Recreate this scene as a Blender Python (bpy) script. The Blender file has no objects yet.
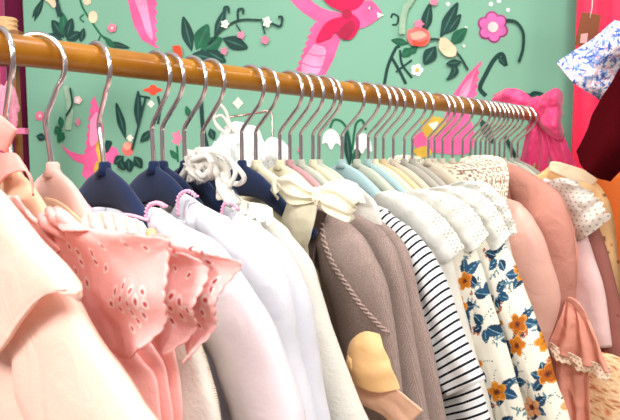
import bpy, math, random
import numpy as np
from mathutils import Vector, noise, Matrix
random.seed(7)
C = bpy.context.scene.collection
# ------------------------------------------------------------------ camera
F = 600.0; PITCH = math.atan(55/600); CAMZ = 1.25
cp, sp = math.cos(PITCH), math.sin(PITCH)
cam = bpy.data.objects.new('camera', bpy.data.cameras.new('camera')); C.objects.link(cam)
cam.location = (0, 0, CAMZ); cam.rotation_euler = (math.pi/2-PITCH, 0, 0)
cam.data.sensor_width = 36; cam.data.lens = 36*F/620; cam.data.clip_start = .02
cam.data.dof.use_dof = True; cam.data.dof.focus_distance = .66; cam.data.dof.aperture_fstop = 18
bpy.context.scene.camera = cam
vs = bpy.context.scene.view_settings
vs.view_transform = 'Standard'; vs.look = 'None'; vs.gamma = 1; vs.exposure = 0.0
# measured from the photograph: the rail runs away to the right at 48 degrees
RA = (-.2371, .4684); ANG = math.radians(48.168)
D = (math.cos(ANG), math.sin(ANG)); P = (D[1], -D[0])
ZR = .0815                                  # rail axis above the lens
NECK = ZR-.0930
RR = .0120                                  # rail radius

def ray(x, y):
    u = (x-310)/F; v = -(y-210)/F
    return (u, cp+v*sp, -sp+v*cp)
def wpt(t, s, h):
    return Vector((RA[0]+D[0]*t+P[0]*s, RA[1]+D[1]*t+P[1]*s, h+CAMZ))
def px_of(p):
    X, Y, Z = p[0], p[1], p[2]-CAMZ
    zc = Y*cp-Z*sp
    return (310+F*X/zc, 210-F*(Z*cp+Y*sp)/zc)
def t_of(x, s=0, h=NECK):
    lo, hi = -.6, 3
    for _ in range(50):
        m = (lo+hi)/2
        if px_of(wpt(m, s, h))[0] < x: lo = m
        else: hi = m
    return lo
def inv(t, x, y):                           # photo point -> (s, h) in the hanger plane at t
    r = ray(x, y); ox, oy = RA[0]+D[0]*t, RA[1]+D[1]*t
    k = (ox*D[0]+oy*D[1])/(r[0]*D[0]+r[1]*D[1])
    X, Y, Z = (k*a for a in r)
    return ((X-ox)*P[0]+(Y-oy)*P[1], Z)

# ------------------------------------------------------------------ materials
def lin(c):
    return tuple(((v/255)/12.92 if v/255 <= .04045 else ((v/255+.055)/1.055)**2.4) for v in c)
MATS = {}
def mat(name, col=(200, 200, 200), rough=.8, metal=0, weave=0, bump=.0006, sheen=0, painted=False, attr=None,
        mottle=0, vary=None, coords='Object', trans=0, stripes=None, knit=0, wrinkle=0, spec=.3, coat=0):
    if name in MATS: return MATS[name]
    m = bpy.data.materials.new(name); m.use_nodes = True; nt = m.node_tree; N = nt.nodes; L = nt.links
    b = N['Principled BSDF']; out = N['Material Output']
    c = lin(col); b.inputs['Base Color'].default_value = (*c, 1)
    b.inputs['Roughness'].default_value = rough; b.inputs['Metallic'].default_value = metal
    b.inputs['Specular IOR Level'].default_value = spec
    if sheen:
        b.inputs['Sheen Weight'].default_value = sheen; b.inputs['Sheen Roughness'].default_value = .5
    if coat: b.inputs['Coat Weight'].default_value = coat; b.inputs['Coat Roughness'].default_value = .25
    tc = N.new('ShaderNodeTexCoord'); src = tc.outputs[coords]
    colsock = None
    if painted:
        a = N.new('ShaderNodeAttribute'); a.attribute_name = 'Col'; colsock = a.outputs['Color']
        mx = N.new('ShaderNodeMixShader'); tr = N.new('ShaderNodeBsdfTransparent')
        L.new(a.outputs['Alpha'], mx.inputs[0]); L.new(tr.outputs[0], mx.inputs[1]); L.new(b.outputs[0], mx.inputs[2])
        L.new(mx.outputs[0], out.inputs[0])
    if mottle:
        n = N.new('ShaderNodeTexNoise'); n.inputs['Scale'].default_value = mottle; n.inputs['Detail'].default_value = 4
        L.new(src, n.inputs['Vector'])
        r = N.new('ShaderNodeMix'); r.data_type = 'RGBA'
        r.inputs[6].default_value = (*c, 1); r.inputs[7].default_value = (*lin(vary or col), 1)
        mr = N.new('ShaderNodeMapRange'); mr.inputs[1].default_value = .35; mr.inputs[2].default_value = .65
        L.new(n.outputs['Fac'], mr.inputs[0]); L.new(mr.outputs[0], r.inputs[0]); colsock = r.outputs[2]
    if stripes:                             # (period, fraction, dark colour) along the uv's v
        uv = N.new('ShaderNodeUVMap'); sx = N.new('ShaderNodeSeparateXYZ'); L.new(uv.outputs[0], sx.inputs[0])
        mu = N.new('ShaderNodeMath'); mu.operation = 'DIVIDE'; mu.inputs[1].default_value = stripes[0]; L.new(sx.outputs[1], mu.inputs[0])
        fr = N.new('ShaderNodeMath'); fr.operation = 'FRACT'; L.new(mu.outputs[0], fr.inputs[0])
        lt = N.new('ShaderNodeMath'); lt.operation = 'LESS_THAN'; lt.inputs[1].default_value = stripes[1]; L.new(fr.outputs[0], lt.inputs[0])
        r = N.new('ShaderNodeMix'); r.data_type = 'RGBA'; r.inputs[6].default_value = (*c, 1); r.inputs[7].default_value = (*lin(stripes[2]), 1)
        L.new(lt.outputs[0], r.inputs[0]); colsock = r.outputs[2]
    if colsock is not None: L.new(colsock, b.inputs['Base Color'])
    nrm = None
    def addbump(sock, dist, strength=1):
        nonlocal nrm
        bp = N.new('ShaderNodeBump'); bp.inputs['Distance'].default_value = dist; bp.inputs['Strength'].default_value = strength
        L.new(sock, bp.inputs['Height'])
        if nrm is not None: L.new(nrm, bp.inputs['Normal'])
        nrm = bp.outputs[0]
    if weave:
        n = N.new('ShaderNodeTexNoise'); n.inputs['Scale'].default_value = weave; n.inputs['Detail'].default_value = 3
        L.new(src, n.inputs['Vector']); addbump(n.outputs['Fac'], bump)
    if wrinkle:
        n = N.new('ShaderNodeTexNoise'); n.inputs['Scale'].default_value = 26; n.inputs['Detail'].default_value = 3; n.inputs['Distortion'].default_value = 1.2
        L.new(src, n.inputs['Vector']); addbump(n.outputs['Fac'], wrinkle)
    if knit:
        uv = N.new('ShaderNodeUVMap'); w = N.new('ShaderNodeTexWave'); w.inputs['Scale'].default_value = knit
        w.bands_direction = 'X'; w.inputs['Distortion'].default_value = 1.5; w.inputs['Detail Scale'].default_value = 6
        L.new(uv.outputs[0], w.inputs['Vector']); addbump(w.outputs['Fac'], .0007)
        w2 = N.new('ShaderNodeTexWave'); w2.inputs['Scale'].default_value = knit*.8; w2.bands_direction = 'Y'
        L.new(uv.outputs[0], w2.inputs['Vector']); addbump(w2.outputs['Fac'], .0004)
    if nrm is not None: L.new(nrm, b.inputs['Normal'])
    if trans:
        b2 = N.new('ShaderNodeBsdfTranslucent'); b2.inputs['Color'].default_value = (*c, 1)
        if colsock is not None: L.new(colsock, b2.inputs['Color'])
        mx2 = N.new('ShaderNodeMixShader'); mx2.inputs[0].default_value = trans
        L.new(b.outputs[0], mx2.inputs[1]); L.new(b2.outputs[0], mx2.inputs[2])
        if painted: L.new(mx2.outputs[0], mx.inputs[2])
        else: L.new(mx2.outputs[0], out.inputs[0])
    MATS[name] = m; return m

# ------------------------------------------------------------------ objects
def tag(o, label=None, cat=None, group=None, kind=None):
    if label: o['label'] = label
    if cat: o['category'] = cat
    if group: o['group'] = group
    if kind: o['kind'] = kind
    return o
def empty(name, loc, label, cat, group=None, rz=0):
    o = bpy.data.objects.new(name, None); C.objects.link(o); o.location = loc; o.rotation_euler = (0, 0, rz)
    o.empty_display_size = .02
    return tag(o, label, cat, group)
def root_at(name, t, label, cat, group=None):
    return empty(name, wpt(t, 0, ZR), label, cat, group, ANG-math.pi/2)   # local X = across, Y = along the rail, Z = up from the rail
def mesh_obj(name, verts, faces, mt, parent=None, uvs=None, smooth=True, cols=None):
    me = bpy.data.meshes.new(name); me.from_pydata([tuple(v) for v in verts], [], faces)
    if smooth:
        me.polygons.foreach_set('use_smooth', [True]*len(me.polygons))
    if uvs is not None:
        ul = me.uv_layers.new(name='UVMap'); li = np.zeros(len(me.loops), dtype=np.int32); me.loops.foreach_get('vertex_index', li)
        ul.data.foreach_set('uv', np.asarray(uvs, dtype=np.float32)[li].ravel())
    if cols is not None:
        ca = me.color_attributes.new('Col', 'FLOAT_COLOR', 'POINT'); ca.data.foreach_set('color', np.asarray(cols, dtype=np.float32).ravel())
    for q in (mt if isinstance(mt, (list, tuple)) else [mt]): me.materials.append(q)
    o = bpy.data.objects.new(name, me); C.objects.link(o)
    if parent: o.parent = parent
    return o
def spline(pts, n):
    pts = [tuple(map(float, p)) for p in pts]
    if len(pts) == 1: return np.array([pts[0]]*n)
    a = np.array(pts); ext = np.vstack([2*a[0]-a[1], a, 2*a[-1]-a[-2]])
    seg = np.linalg.norm(a[1:]-a[:-1], axis=1)+1e-6
    out = []
    for i in range(len(a)-1):
        p0, p1, p2, p3 = ext[i:i+4]; k = max(4, int(200*seg[i]/seg.sum()))
        for q in range(k):
            x = q/k
            m1 = (p2-p0)*.5; m2 = (p3-p1)*.5
            # limit the tangents on uneven spacing
            l = np.linalg.norm(p2-p1); 
            for m in (m1, m2):
                lm = np.linalg.norm(m)
                if lm > l: m *= l/lm
            out.append((2*x**3-3*x**2+1)*p1+(x**3-2*x*x+x)*m1+(-2*x**3+3*x*x)*p2+(x**3-x*x)*m2)
    out.append(a[-1]); out = np.array(out)
    d = np.concatenate([[0], np.cumsum(np.linalg.norm(out[1:]-out[:-1], axis=1))]); d /= d[-1]
    g = np.linspace(0, 1, n)
    return np.stack([np.interp(g, d, out[:, k]) for k in range(out.shape[1])], 1)
def fbm(x, y, z=0):
    return noise.fractal(Vector((x, y, z)), 1, 2, 3)

def strip(name, A, B, T, mt, parent, rows=60, m=44, folds=(0, 3, 0), e=0, cap0=False, cap1=True, paint=None, seed=0, lumpy=.0012, ef=None, scoop=0):
    """Closed soft tube lofted between two edge curves in the hanger plane: A, B are (s, h); T is half thickness."""
    a = spline(A, rows); b = spline(B, rows); V = []; UV = []
    mid = (a+b)/2; L = np.concatenate([[0], np.cumsum(np.linalg.norm(mid[1:]-mid[:-1], axis=1))])
    amp, k, ph = folds
    for i in range(rows):
        v = i/(rows-1); half = (a[i]-b[i])/2; hw = np.linalg.norm(half)
        Tv = T(v) if callable(T) else T
        Tv = min(Tv, hw*.9)
        for j in range(m):
            th = 2*math.pi*j/m; c = math.cos(th); s_ = math.sin(th)
            p = mid[i]+half*c
            yy = Tv*math.copysign(abs(s_)**.85, s_)
            f = amp*v*math.sin(k*c*math.pi+ph+1.3*math.sin(3*v+seed))*(.6+.8*fbm(c*1.5+seed, v*2.2, seed))
            f += lumpy*2.0*fbm(p[0]*22+seed*3, p[1]*14, seed)*min(1, v*6)
            ee = e(v) if callable(e) else e
            V.append((p[0], yy*(1+.0*f)+f+ee+(ef(p[0], p[1]) if ef else 0), p[1]-ZR-scoop*(1-c*c)*max(0, 1-v*4)**2)); UV.append((c*hw, L[i]))
    Fc = [(i*m+j, i*m+(j+1) % m, (i+1)*m+(j+1) % m, (i+1)*m+j) for i in range(rows-1) for j in range(m)]
    if cap1: Fc.append(tuple((rows-1)*m+j for j in range(m)))
    if cap0: Fc.append(tuple(reversed(range(m))))
    cols = None
    if paint: cols = paint(np.array(UV))
    return mesh_obj(name, V, Fc, mt, parent, UV, cols=cols)

def sheet(name, t, curves, mt, parent, es=None, nu=60, nv=50, fold=(0, 5, 0), thick=.0016, puff=0, paint=None, seed=0, edge=0, scallop=0, local=False, nscal=14, lump=.0008, marks=None):
    """Cloth sheet through a list of section curves given in photo pixels on hanger plane t (+ offset es)."""
    es = es or [0]*len(curves); S = []
    for cv, ee in zip(curves, es):
        if local: S.append(np.array([(x, ee, y-ZR) for x, y in spline(cv, nu)]))
        else:
            q = spline(cv, nu); S.append(np.array([(lambda r: (r[0], ee, r[1]-ZR))(inv(t+ee, x, y)) for x, y in q]))
    S = np.array(S)                         # sections, nu, 3
    G = np.zeros((nv, nu, 3))
    for j in range(nu):
        G[:, j, :] = spline(S[:, j, :], nv) if len(S) > 2 else np.array([S[0, j]*(1-w)+S[1, j]*w for w in np.linspace(0, 1, nv)])
    if scallop:
        for j in range(nu):
            dv = G[-1, j]-G[-4, j]; dv /= (np.linalg.norm(dv)+1e-9)
            bump = abs(math.sin(math.pi*nscal*j/(nu-1)))*scallop
            for i in range(nv):
                w = max(0, (i/(nv-1)-.7)/.3); G[i, j] += dv*bump*w
    amp, k, ph = fold
    UV = np.zeros((nv, nu, 2))
    cu = np.concatenate([[0], np.cumsum(np.linalg.norm(G[nv//2, 1:]-G[nv//2, :-1], axis=1))])
    cvv = np.concatenate([[0], np.cumsum(np.linalg.norm(G[1:, nu//2]-G[:-1, nu//2], axis=1))])
    for i in range(nv):
        v = i/(nv-1)
        for j in range(nu):
            u = j/(nu-1)
            f = amp*(.15+.85*v)*math.sin(2*math.pi*k*u+ph+.8*math.sin(2.5*v+seed)+fbm(u*2, v*2, seed))
            f -= puff*math.sin(math.pi*u)**.7*math.sin(math.pi*min(1, max(0, v)))**.7
            f += lump*2*fbm(G[i, j, 0]*30+seed, G[i, j, 2]*30, seed+2)
            G[i, j, 1] += f; UV[i, j] = (cu[j], cvv[i])
    V = G.reshape(-1, 3); UVf = UV.reshape(-1, 2)
    Fc = [(i*nu+j, i*nu+j+1, (i+1)*nu+j+1, (i+1)*nu+j) for i in range(nv-1) for j in range(nu-1)]
    cols = paint(UVf) if paint else None
    if marks:                               # eyelets placed where the photo shows them, cut as round embroidered holes
        PX = np.array([px_of(wpt(t+v[1], v[0], v[2]+ZR)) for v in V]); rnd = random.Random(seed)
        for x, y, r in marks:
            k = int(np.argmin((PX[:, 0]-x)**2+(PX[:, 1]-y)**2)); dv = V-V[k]; an = rnd.uniform(0, 3)
            a1 = dv[:, 0]*math.cos(an)+dv[:, 2]*math.sin(an); a2 = -dv[:, 0]*math.sin(an)+dv[:, 2]*math.cos(an); rr = np.hypot(a1, a2*1.45)
            stamp(cols, rr < r*2.2, (255, 238, 232), .9); stamp(cols, rr < r, (214, 84, 88))
    o = mesh_obj(name, V, Fc, mt, parent, UVf, cols=cols)
    sm = o.modifiers.new('thickness', 'SOLIDIFY'); sm.thickness = thick; sm.offset = 0
    return o

def tube_data(pts, r, seg=10, closed=False, V=None, Fc=None):
    V = [] if V is None else V; Fc = [] if Fc is None else Fc
    n = len(pts); pts = [Vector(p) for p in pts]; up = None; base = len(V)
    for i, p in enumerate(pts):
        a = pts[(i-1) % n if closed else max(0, i-1)]; b = pts[(i+1) % n if closed else min(n-1, i+1)]
        tg = (b-a).normalized()
        if up is None:
            up = tg.orthogonal().normalized()
        up = (up-tg*up.dot(tg)).normalized(); sd = tg.cross(up)
        rr = r[i] if isinstance(r, (list, tuple)) else r
        for j in range(seg):
            th = 2*math.pi*j/seg; V.append(tuple(p+(up*math.cos(th)+sd*math.sin(th))*rr))
    for i in range(n if closed else n-1):
        for j in range(seg):
            i2 = (i+1) % n
            Fc.append((base+i*seg+j, base+i*seg+(j+1) % seg, base+i2*seg+(j+1) % seg, base+i2*seg+j))
    if not closed:
        Fc.append(tuple(base+j for j in reversed(range(seg)))); Fc.append(tuple(base+(n-1)*seg+j for j in range(seg)))
    return V, Fc
def tube(name, pts, r, mt, parent=None, seg=10, closed=False):
    V, Fc = tube_data(pts, r, seg, closed); return mesh_obj(name, V, Fc, mt, parent)
def box(name, c, s, mt, parent=None, bev=.003):
    x, y, z = (k/2 for k in s); V = [(c[0]+i*x, c[1]+j*y, c[2]+k*z) for i in (-1, 1) for j in (-1, 1) for k in (-1, 1)]
    Fc = [(0, 1, 3, 2), (4, 6, 7, 5), (0, 4, 5, 1), (2, 3, 7, 6), (0, 2, 6, 4), (1, 5, 7, 3)]
    o = mesh_obj(name, V, Fc, mt, parent, smooth=False)
    if bev:
        b = o.modifiers.new('bevel', 'BEVEL'); b.width = bev; b.segments = 2
    return o

# ------------------------------------------------------------------ painted cloth patterns
def rgba(n, c): 
    a = np.ones((n, 4)); a[:, :3] = lin(c); return a
def stamp(a, mask, c, w=1.0):
    a[mask, :3] = a[mask, :3]*(1-w)+np.array(lin(c))*w
def leafmask(U, V, cx, cy, ang, ln, wd):
    x = (U-cx)*math.cos(ang)+(V-cy)*math.sin(ang); y = -(U-cx)*math.sin(ang)+(V-cy)*math.cos(ang)
    q = np.clip(x/ln, 0, 1); return (x > 0) & (x < ln) & (np.abs(y) < wd*np.sin(math.pi*q**.8)), x, y
def floral_paint(seed, base=(226, 220, 204), density=.040, scale=1.25, urange=(-.16, .16), vrange=(-.01, .40)):
    def fn(uv):
        rnd = random.Random(seed); U, V = uv[:, 0], uv[:, 1]; a = rgba(len(U), base)
        y = vrange[0]; row = 0
        navy = [(16, 50, 76), (26, 68, 98), (12, 38, 60)]; rust = [(184, 104, 14), (166, 88, 14), (200, 122, 26)]
        while y < vrange[1]:
            x = urange[0]+(row % 2)*density*.5
            while x < urange[1]:
                cx = x+rnd.uniform(-.006, .006); cy = y+rnd.uniform(-.006, .006); k = rnd.random(); rot = rnd.uniform(0, 6.28)
                # trailing stems
                for q in range(4):
                    an = rot+q*2.1+rnd.uniform(-.4, .4)
                    for z in range(7):
                        r0 = .007+z*.0022; an2 = an+z*.09
                        px, py = cx+r0*math.cos(an2), cy+r0*math.sin(an2)
                        stamp(a, (U-px)**2+(V-py)**2 < (.0007)**2, (90, 105, 95))
                    if q == 0:
                        for z in range(6):
                            sd = 1 if z % 2 else -1; r0 = .010+z*.0022
                            mk, _, _ = leafmask(U, V, cx+r0*math.cos(an+z*.09), cy+r0*math.sin(an+z*.09), an+sd*.9, .0055, .0011)
                            stamp(a, mk, (96, 128, 138))
                    if q == 1:
                        for z in range(3):
                            r0 = .012+z*.004; px, py = cx+r0*math.cos(an+.3*z)+.001, cy+r0*math.sin(an+.3*z)
                            stamp(a, (U-px)**2+(V-py)**2 < (.0019)**2, (150, 66, 38)); stamp(a, (U-px+.0005)**2+(V-py)**2 < (.0009)**2, (206, 130, 80))
                nl = 3 if k < .7 else 4
                for q in range(nl):
                    an = rot+q*1.15+rnd.uniform(-.2, .2); ln = .0125*scale*rnd.uniform(.8, 1.15)
                    mk, xx, yy = leafmask(U, V, cx+.003*math.cos(an), cy+.003*math.sin(an), an, ln, ln*.33)
                    stamp(a, mk, navy[q % 3]); stamp(a, mk & (np.abs(yy) < .00035), (120, 160, 180)); stamp(a, mk & (yy > ln*.08), (40, 86, 116), .5)
                if k < .78:
                    R = .0092*scale*rnd.uniform(.85, 1.15); col = rust[rnd.randrange(3)] if k < .5 else (222, 158, 118)
                    dx, dy = U-cx+.004*math.cos(rot), V-cy+.004*math.sin(rot); rr = np.hypot(dx, dy); th = np.arctan2(dy, dx)
                    edge = R*(.62+.38*np.abs(np.cos(2.5*(th-rot))))
                    mk = rr < edge
                    stamp(a, mk, col); stamp(a, mk & (np.abs(np.sin(2.5*(th-rot))) > .93), (150, 78, 16), .7)
                    stamp(a, mk & (rr > edge*.82), (226, 160, 74), .6)
                    stamp(a, rr < R*.28, (120, 52, 20)); stamp(a, rr < R*.12, (60, 30, 20))
                x += density
            y += density*.86; row += 1
        return a
    return fn
def ditsy_paint(seed, base, cols, cell, r, urange=(-.2, .2), vrange=(-.02, .5), skip=.25):
    def fn(uv):
        rnd = random.Random(seed); U, V = uv[:, 0], uv[:, 1]; a = rgba(len(U), base); y = vrange[0]
        while y < vrange[1]:
            x = urange[0]
            while x < urange[1]:
                if rnd.random() > skip:
                    cx = x+rnd.uniform(-.4, .4)*cell; cy = y+rnd.uniform(-.4, .4)*cell; R = r*rnd.uniform(.6, 1.2); c = rnd.choice(cols)
                    dx, dy = U-cx, V-cy; rr = np.hypot(dx, dy*rnd.uniform(.8, 1.6)); th = np.arctan2(dy, dx)
                    stamp(a, rr < R*(.65+.35*np.cos(5*th+rnd.random()*6)), c)
                    mk, _, _ = leafmask(U, V, cx, cy, rnd.uniform(0, 6.3), R*2.0, R*.4); stamp(a, mk, rnd.choice(cols))
                x += cell
            y += cell
        return a
    return fn
def eyelet_paint(seed, base, hole, ring, spots, band=None):
    def fn(uv):
        U, V = uv[:, 0], uv[:, 1]; a = rgba(len(U), base)
        for (x, y, r) in spots:
            an = (x*731+y*517) % 3.1; dx = (U-x)*math.cos(an)+(V-y)*math.sin(an); dy = -(U-x)*math.sin(an)+(V-y)*math.cos(an)
            rr = np.hypot(dx, dy*1.5)
            stamp(a, rr < r*2.1, ring, .75); stamp(a, rr < r, hole)
        return a
    return fn
def lace_paint(base, hole, cell=.006, r=.0016, alpha=False, vmin=None, vmax=None, big=None, dots=True):
    def fn(uv):
        U, V = uv[:, 0], uv[:, 1]; a = rgba(len(U), base); zone = np.ones(len(U), bool)
        if vmin is not None: zone &= V > vmin
        if vmax is not None: zone &= V < vmax
        row = np.floor(V/(cell*.86)); cu = (U/cell+(row % 2)*.5); fx = (cu-np.floor(cu)-.5)*cell; fy = (V/(cell*.86)-row-.5)*cell*.86
        rr = np.hypot(fx, fy); th = np.arctan2(fy, fx)
        rad = r*(.8+.35*np.cos(4*th))
        mk = (rr < rad) & zone
        if alpha: a[mk, 3] = 0
        else: stamp(a, mk, hole)
        return a
    return fn
def crochet_paint(base, hole):
    def fn(uv):
        U, V = uv[:, 0], uv[:, 1]; a = rgba(len(U), base)
        cell = .0125
        cu = U/cell+.13; cv = V/cell+.2; fx = (cu-np.floor(cu)-.5)*cell; fy = (cv-np.floor(cv)-.5)*cell
        rr = np.hypot(fx, fy); th = np.arctan2(fy, fx)
        petals = (rr > .0014) & (rr < .0042) & (np.abs(np.sin(4*th)) < .66)
        ring = (rr > .0050) & (np.abs(np.sin(6*th)) < .6) & (rr < .0080)
        mk = petals | ring
        a[mk, 3] = 0
        return a
    return fn

# ------------------------------------------------------------------ hangers
chrome = mat('chrome', (236, 228, 230), .16, 1)
rose_wire = mat('rose gold wire', (205, 160, 150), .25, 1)
HC = {'navy': (6, 30, 70), 'pink': (238, 196, 184), 'tan': (228, 192, 158), 'beige': (206, 194, 172), 'blue': (166, 194, 196), 'mauve': (192, 146, 148),
      'cream': (226, 217, 186), 'sage': (188, 194, 176), 'grey': (172, 166, 154), 'sand': (212, 190, 150)}
def hmat(k): return mat(k+' velvet', HC[k], .85, sheen=.25, weave=900, bump=.0003)
BAR_T = [(0, .002), (.012, -.002), (.03, -.010), (.05, -.024), (.07, -.040), (.09, -.052), (.12, -.066), (.145, -.080)]
BAR_B = [(0, -.034), (.03, -.037), (.06, -.052), (.09, -.068), (.12, -.080), (.142, -.086)]
RING = .0230; WIRE = .0022
def hanger(hx, colour, label, c=-.013, group=None, hyaw=0, r=RING, bend=0.0, bh=.039, droop=0, ln=.105):
    t = t_of(hx, c)
    rt = root_at('clothes_hanger', t, label, 'clothes hanger', group)
    cz = RR+WIRE-r; pts = []                # ring hangs on the rail's top, local z=0 is the rail axis
    for k in range(20):
        a = math.radians(160-(160+46)*k/19); pts.append((r*math.cos(a), 0, cz+r*math.sin(a)*(1.12 if a < 0 else 1)))
    ps = pts[-1]; nz = NECK-ZR; bp = (c+bend, 0, nz+bh)
    def lerp(a, b, q): return tuple(a[i]*(1-q)+b[i]*q for i in range(3))
    pts += [lerp(ps, bp, .3), lerp(ps, bp, .6), lerp(ps, bp, .88)]
    pts += [lerp(bp, (c, 0, nz), .06), lerp(bp, (c, 0, nz), .2), lerp(bp, (c, 0, nz), .6), (c, 0, nz-.004)]
    if hyaw:                                # the hook swivels in the bar
        pts = [(c+(x-c)*math.cos(hyaw), (x-c)*math.sin(hyaw), z) for x, y, z in pts]; pts = [(x-c*0, y, z) for x, y, z in pts]
    P3 = [tuple(p) for p in spline(pts, 70)]
    hk = tube('hook', P3, WIRE, chrome, rt, 10); tag(hk, 'bent chrome wire hook')
    # shoulder bar : one soft arched blade, with its neck knob
    n = 60; yt = float(np.interp(ln, [p[0] for p in BAR_T], [p[1] for p in BAR_T])); yb = float(np.interp(ln-.004, [p[0] for p in BAR_B], [p[1] for p in BAR_B]))
    BT = [p for p in BAR_T if p[0] < ln-.004]+[(ln, yt-.002)]; BB = [p for p in BAR_B if p[0] < ln-.01]+[(ln-.003, yb+.002)]
    up = spline([(-x, y) for x, y in reversed(BT[1:])]+BT, n); lo = spline([(-x, y) for x, y in reversed(BB[1:])]+BB, n)
    a = [(c+x, NECK+y-droop*abs(x)) for x, y in up]; b = [(c+x, NECK+y-droop*abs(x)) for x, y in lo]
    sb = strip('shoulder_bar', a, b, .0048, hmat(colour), rt, rows=60, m=18, cap0=True, lumpy=0)
    tube('neck', [(c, 0, nz+.006), (c, 0, nz+.0045), (c, 0, nz), (c, 0, nz-.006)], [.0035, .0052, .0055, .0085], hmat(colour), sb, 14)
    return t, rt

# ------------------------------------------------------------------ garments
def garment(t, out, mt, label, cat, name, bodyw=.112, neckdrop=.0, T=.009, sleeve=True, slw=.056, slT=.014, group=None, hem=-.46, cuff=-.40,
            folds=(.004, 3, 0), seed=0, neck=None, paint=None, dense=1, sdense=None, scoop=.04, c=0, bflare=.02, sl_end=None, cuffmat=None, sfold=.0025, sleeve_mat=None, slpaint=None, es=-.004):
    rt = root_at(name, t, label, cat, group)
    O = [inv(t, x, y) for x, y in out]
    O = [p for p in O if p[1] > cuff]
    # carry the outline on to the cuff
    last, prev = O[-1], O[-2]; k = (last[0]-prev[0])/min(-.005, last[1]-prev[1]) if True else 0
    k = max(-.35, min(.2, k))
    if last[1] > cuff+.01 and sl_end is None: O.append((last[0]+k*(cuff-last[1])*.6, cuff))
    # body
    R = []
    for p in O:
        if p[0]-c < bodyw: R.append(p)
        else: break
    shx, shh = R[-1] if R else O[0]
    if len(R) < len(O):
        q = O[len(R)]; p = R[-1]; f = (c+bodyw-p[0])/(q[0]-p[0]+1e-9); R.append((c+bodyw, p[1]+(q[1]-p[1])*f)); shx, shh = R[-1]
    R = R+[(c+bodyw+.006, shh-.03), (c+bodyw+.002, shh-.10), (c+bodyw+bflare*.6, (shh-.10+hem)/2), (c+bodyw+bflare, hem)]
    Lft = [(2*c-x, y) for x, y in R]
    rows = int(70*dense); m = int(48*dense)
    strip('bodice', R, Lft, lambda v: T*(.75+.5*v), mt, rt, rows=rows, m=m, folds=folds, seed=seed, paint=paint, scoop=scoop)
    if sleeve:
        i0 = 0
        for i, p in enumerate(O):
            if p[0]-c < bodyw*.72: i0 = i
        OO = O[max(i0, 0):]
        # inner edge: offset of the outline
        A = spline(OO, 24); I = []
        for i in range(24):
            g = A[min(23, i+1)]-A[max(0, i-1)]; g /= np.linalg.norm(g)+1e-9; nrm = np.array((g[1], -g[0]))   # to the lower left
            v = i/23; wdt = slw*(1.1-.25*v)*min(1, .35+v*4)
            I.append(A[i]+nrm*wdt if True else None)
        Bc = [(max(x, c+.02), y) for x, y in I]
        sm = sleeve_mat or mt
        strip('sleeve', [tuple(p) for p in A], Bc, lambda v: slT*min(1, .45+v*3)*(1-.15*v), sm, rt, rows=int(60*(sdense or dense)), m=int(32*(sdense or dense)), folds=(sfold, 1.3, seed), seed=seed+5, e=lambda v: es*min(1, v*4), paint=slpaint or paint)
        strip('sleeve', [(2*c-p[0], p[1]) for p in A], [(2*c-x, y) for x, y in Bc], lambda v: slT*min(1, .45+v*3)*(1-.15*v), sm, rt, rows=40, m=20, folds=(sfold, 1.3, seed), seed=seed+6, e=lambda v: es*min(1, v*4), paint=slpaint or paint)
    return rt
from mathutils.bvhtree import BVHTree
def snapper(rt):
    """photo point -> point on the garment's own surface (in its local space)"""
    V = []; Fc = []
    for o in rt.children:
        if o.type != 'MESH': continue
        b = len(V); V += [v.co.copy() for v in o.data.vertices]; Fc += [tuple(i+b for i in p.vertices) for p in o.data.polygons]
    tree = BVHTree.FromPolygons(V, Fc); M = Matrix.Translation(rt.location) @ rt.rotation_euler.to_matrix().to_4x4(); Mi = M.inverted(); R3 = Mi.to_3x3(); org = Mi @ Vector((0, 0, CAMZ))
    def f(x, y, lift=.001):
        d = (R3 @ Vector(ray(x, y))).normalized(); h = tree.ray_cast(org, d)
        return tuple(h[0]-d*lift) if h[0] is not None else None
    return f
def neckband(rt, t, pts, mt, r=.003, name='neckband', e=-.008):
    q = [(lambda a: (a[0], e, a[1]-ZR))(inv(t+e, x, y)) for x, y in pts]
    return tube(name, [tuple(p) for p in spline(q, 40)], r, mt, rt, 8)

# ================================================================== THE SETTING
WY = 1.72                                    # mural wall
def wp(x, y, off=0.0, Y=WY):                 # photo point -> point on the wall plane
    r = ray(x, y); k = (Y-off)/r[1]; return Vector((k*r[0], Y-off, k*r[2]+CAMZ))
m_wall = mat('mint green mural paint', (134, 188, 162), .7, mottle=1.6, vary=(126, 178, 152), weave=300, bump=.0003)
m_floor = mat('pale oak floor', (190, 165, 140), .5, mottle=5, vary=(170, 145, 120))
m_ceil = mat('white ceiling', (240, 238, 232), .9)
def wallbox(name, lo, hi, m, kind='structure'):
    c = [(a+b)/2 for a, b in zip(lo, hi)]; s = [b-a for a, b in zip(lo, hi)]
    o = box(name, c, s, m, None, 0); tag(o, kind=kind); return o
xl = wp(27, 100)[0]; 
wallback = wallbox('wall_back', (xl, WY, 0), (2.6, WY+.08, 2.7), m_wall)
wallbox('wall_back', (-2.4, WY+.10, 0), (2.6, WY+.2, 2.7), mat('deep magenta plaster', (150, 40, 90), .8))
wallbox('floor', (-2.4, -2.2, -.05), (2.6, WY+.2, 0), m_floor)

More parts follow.
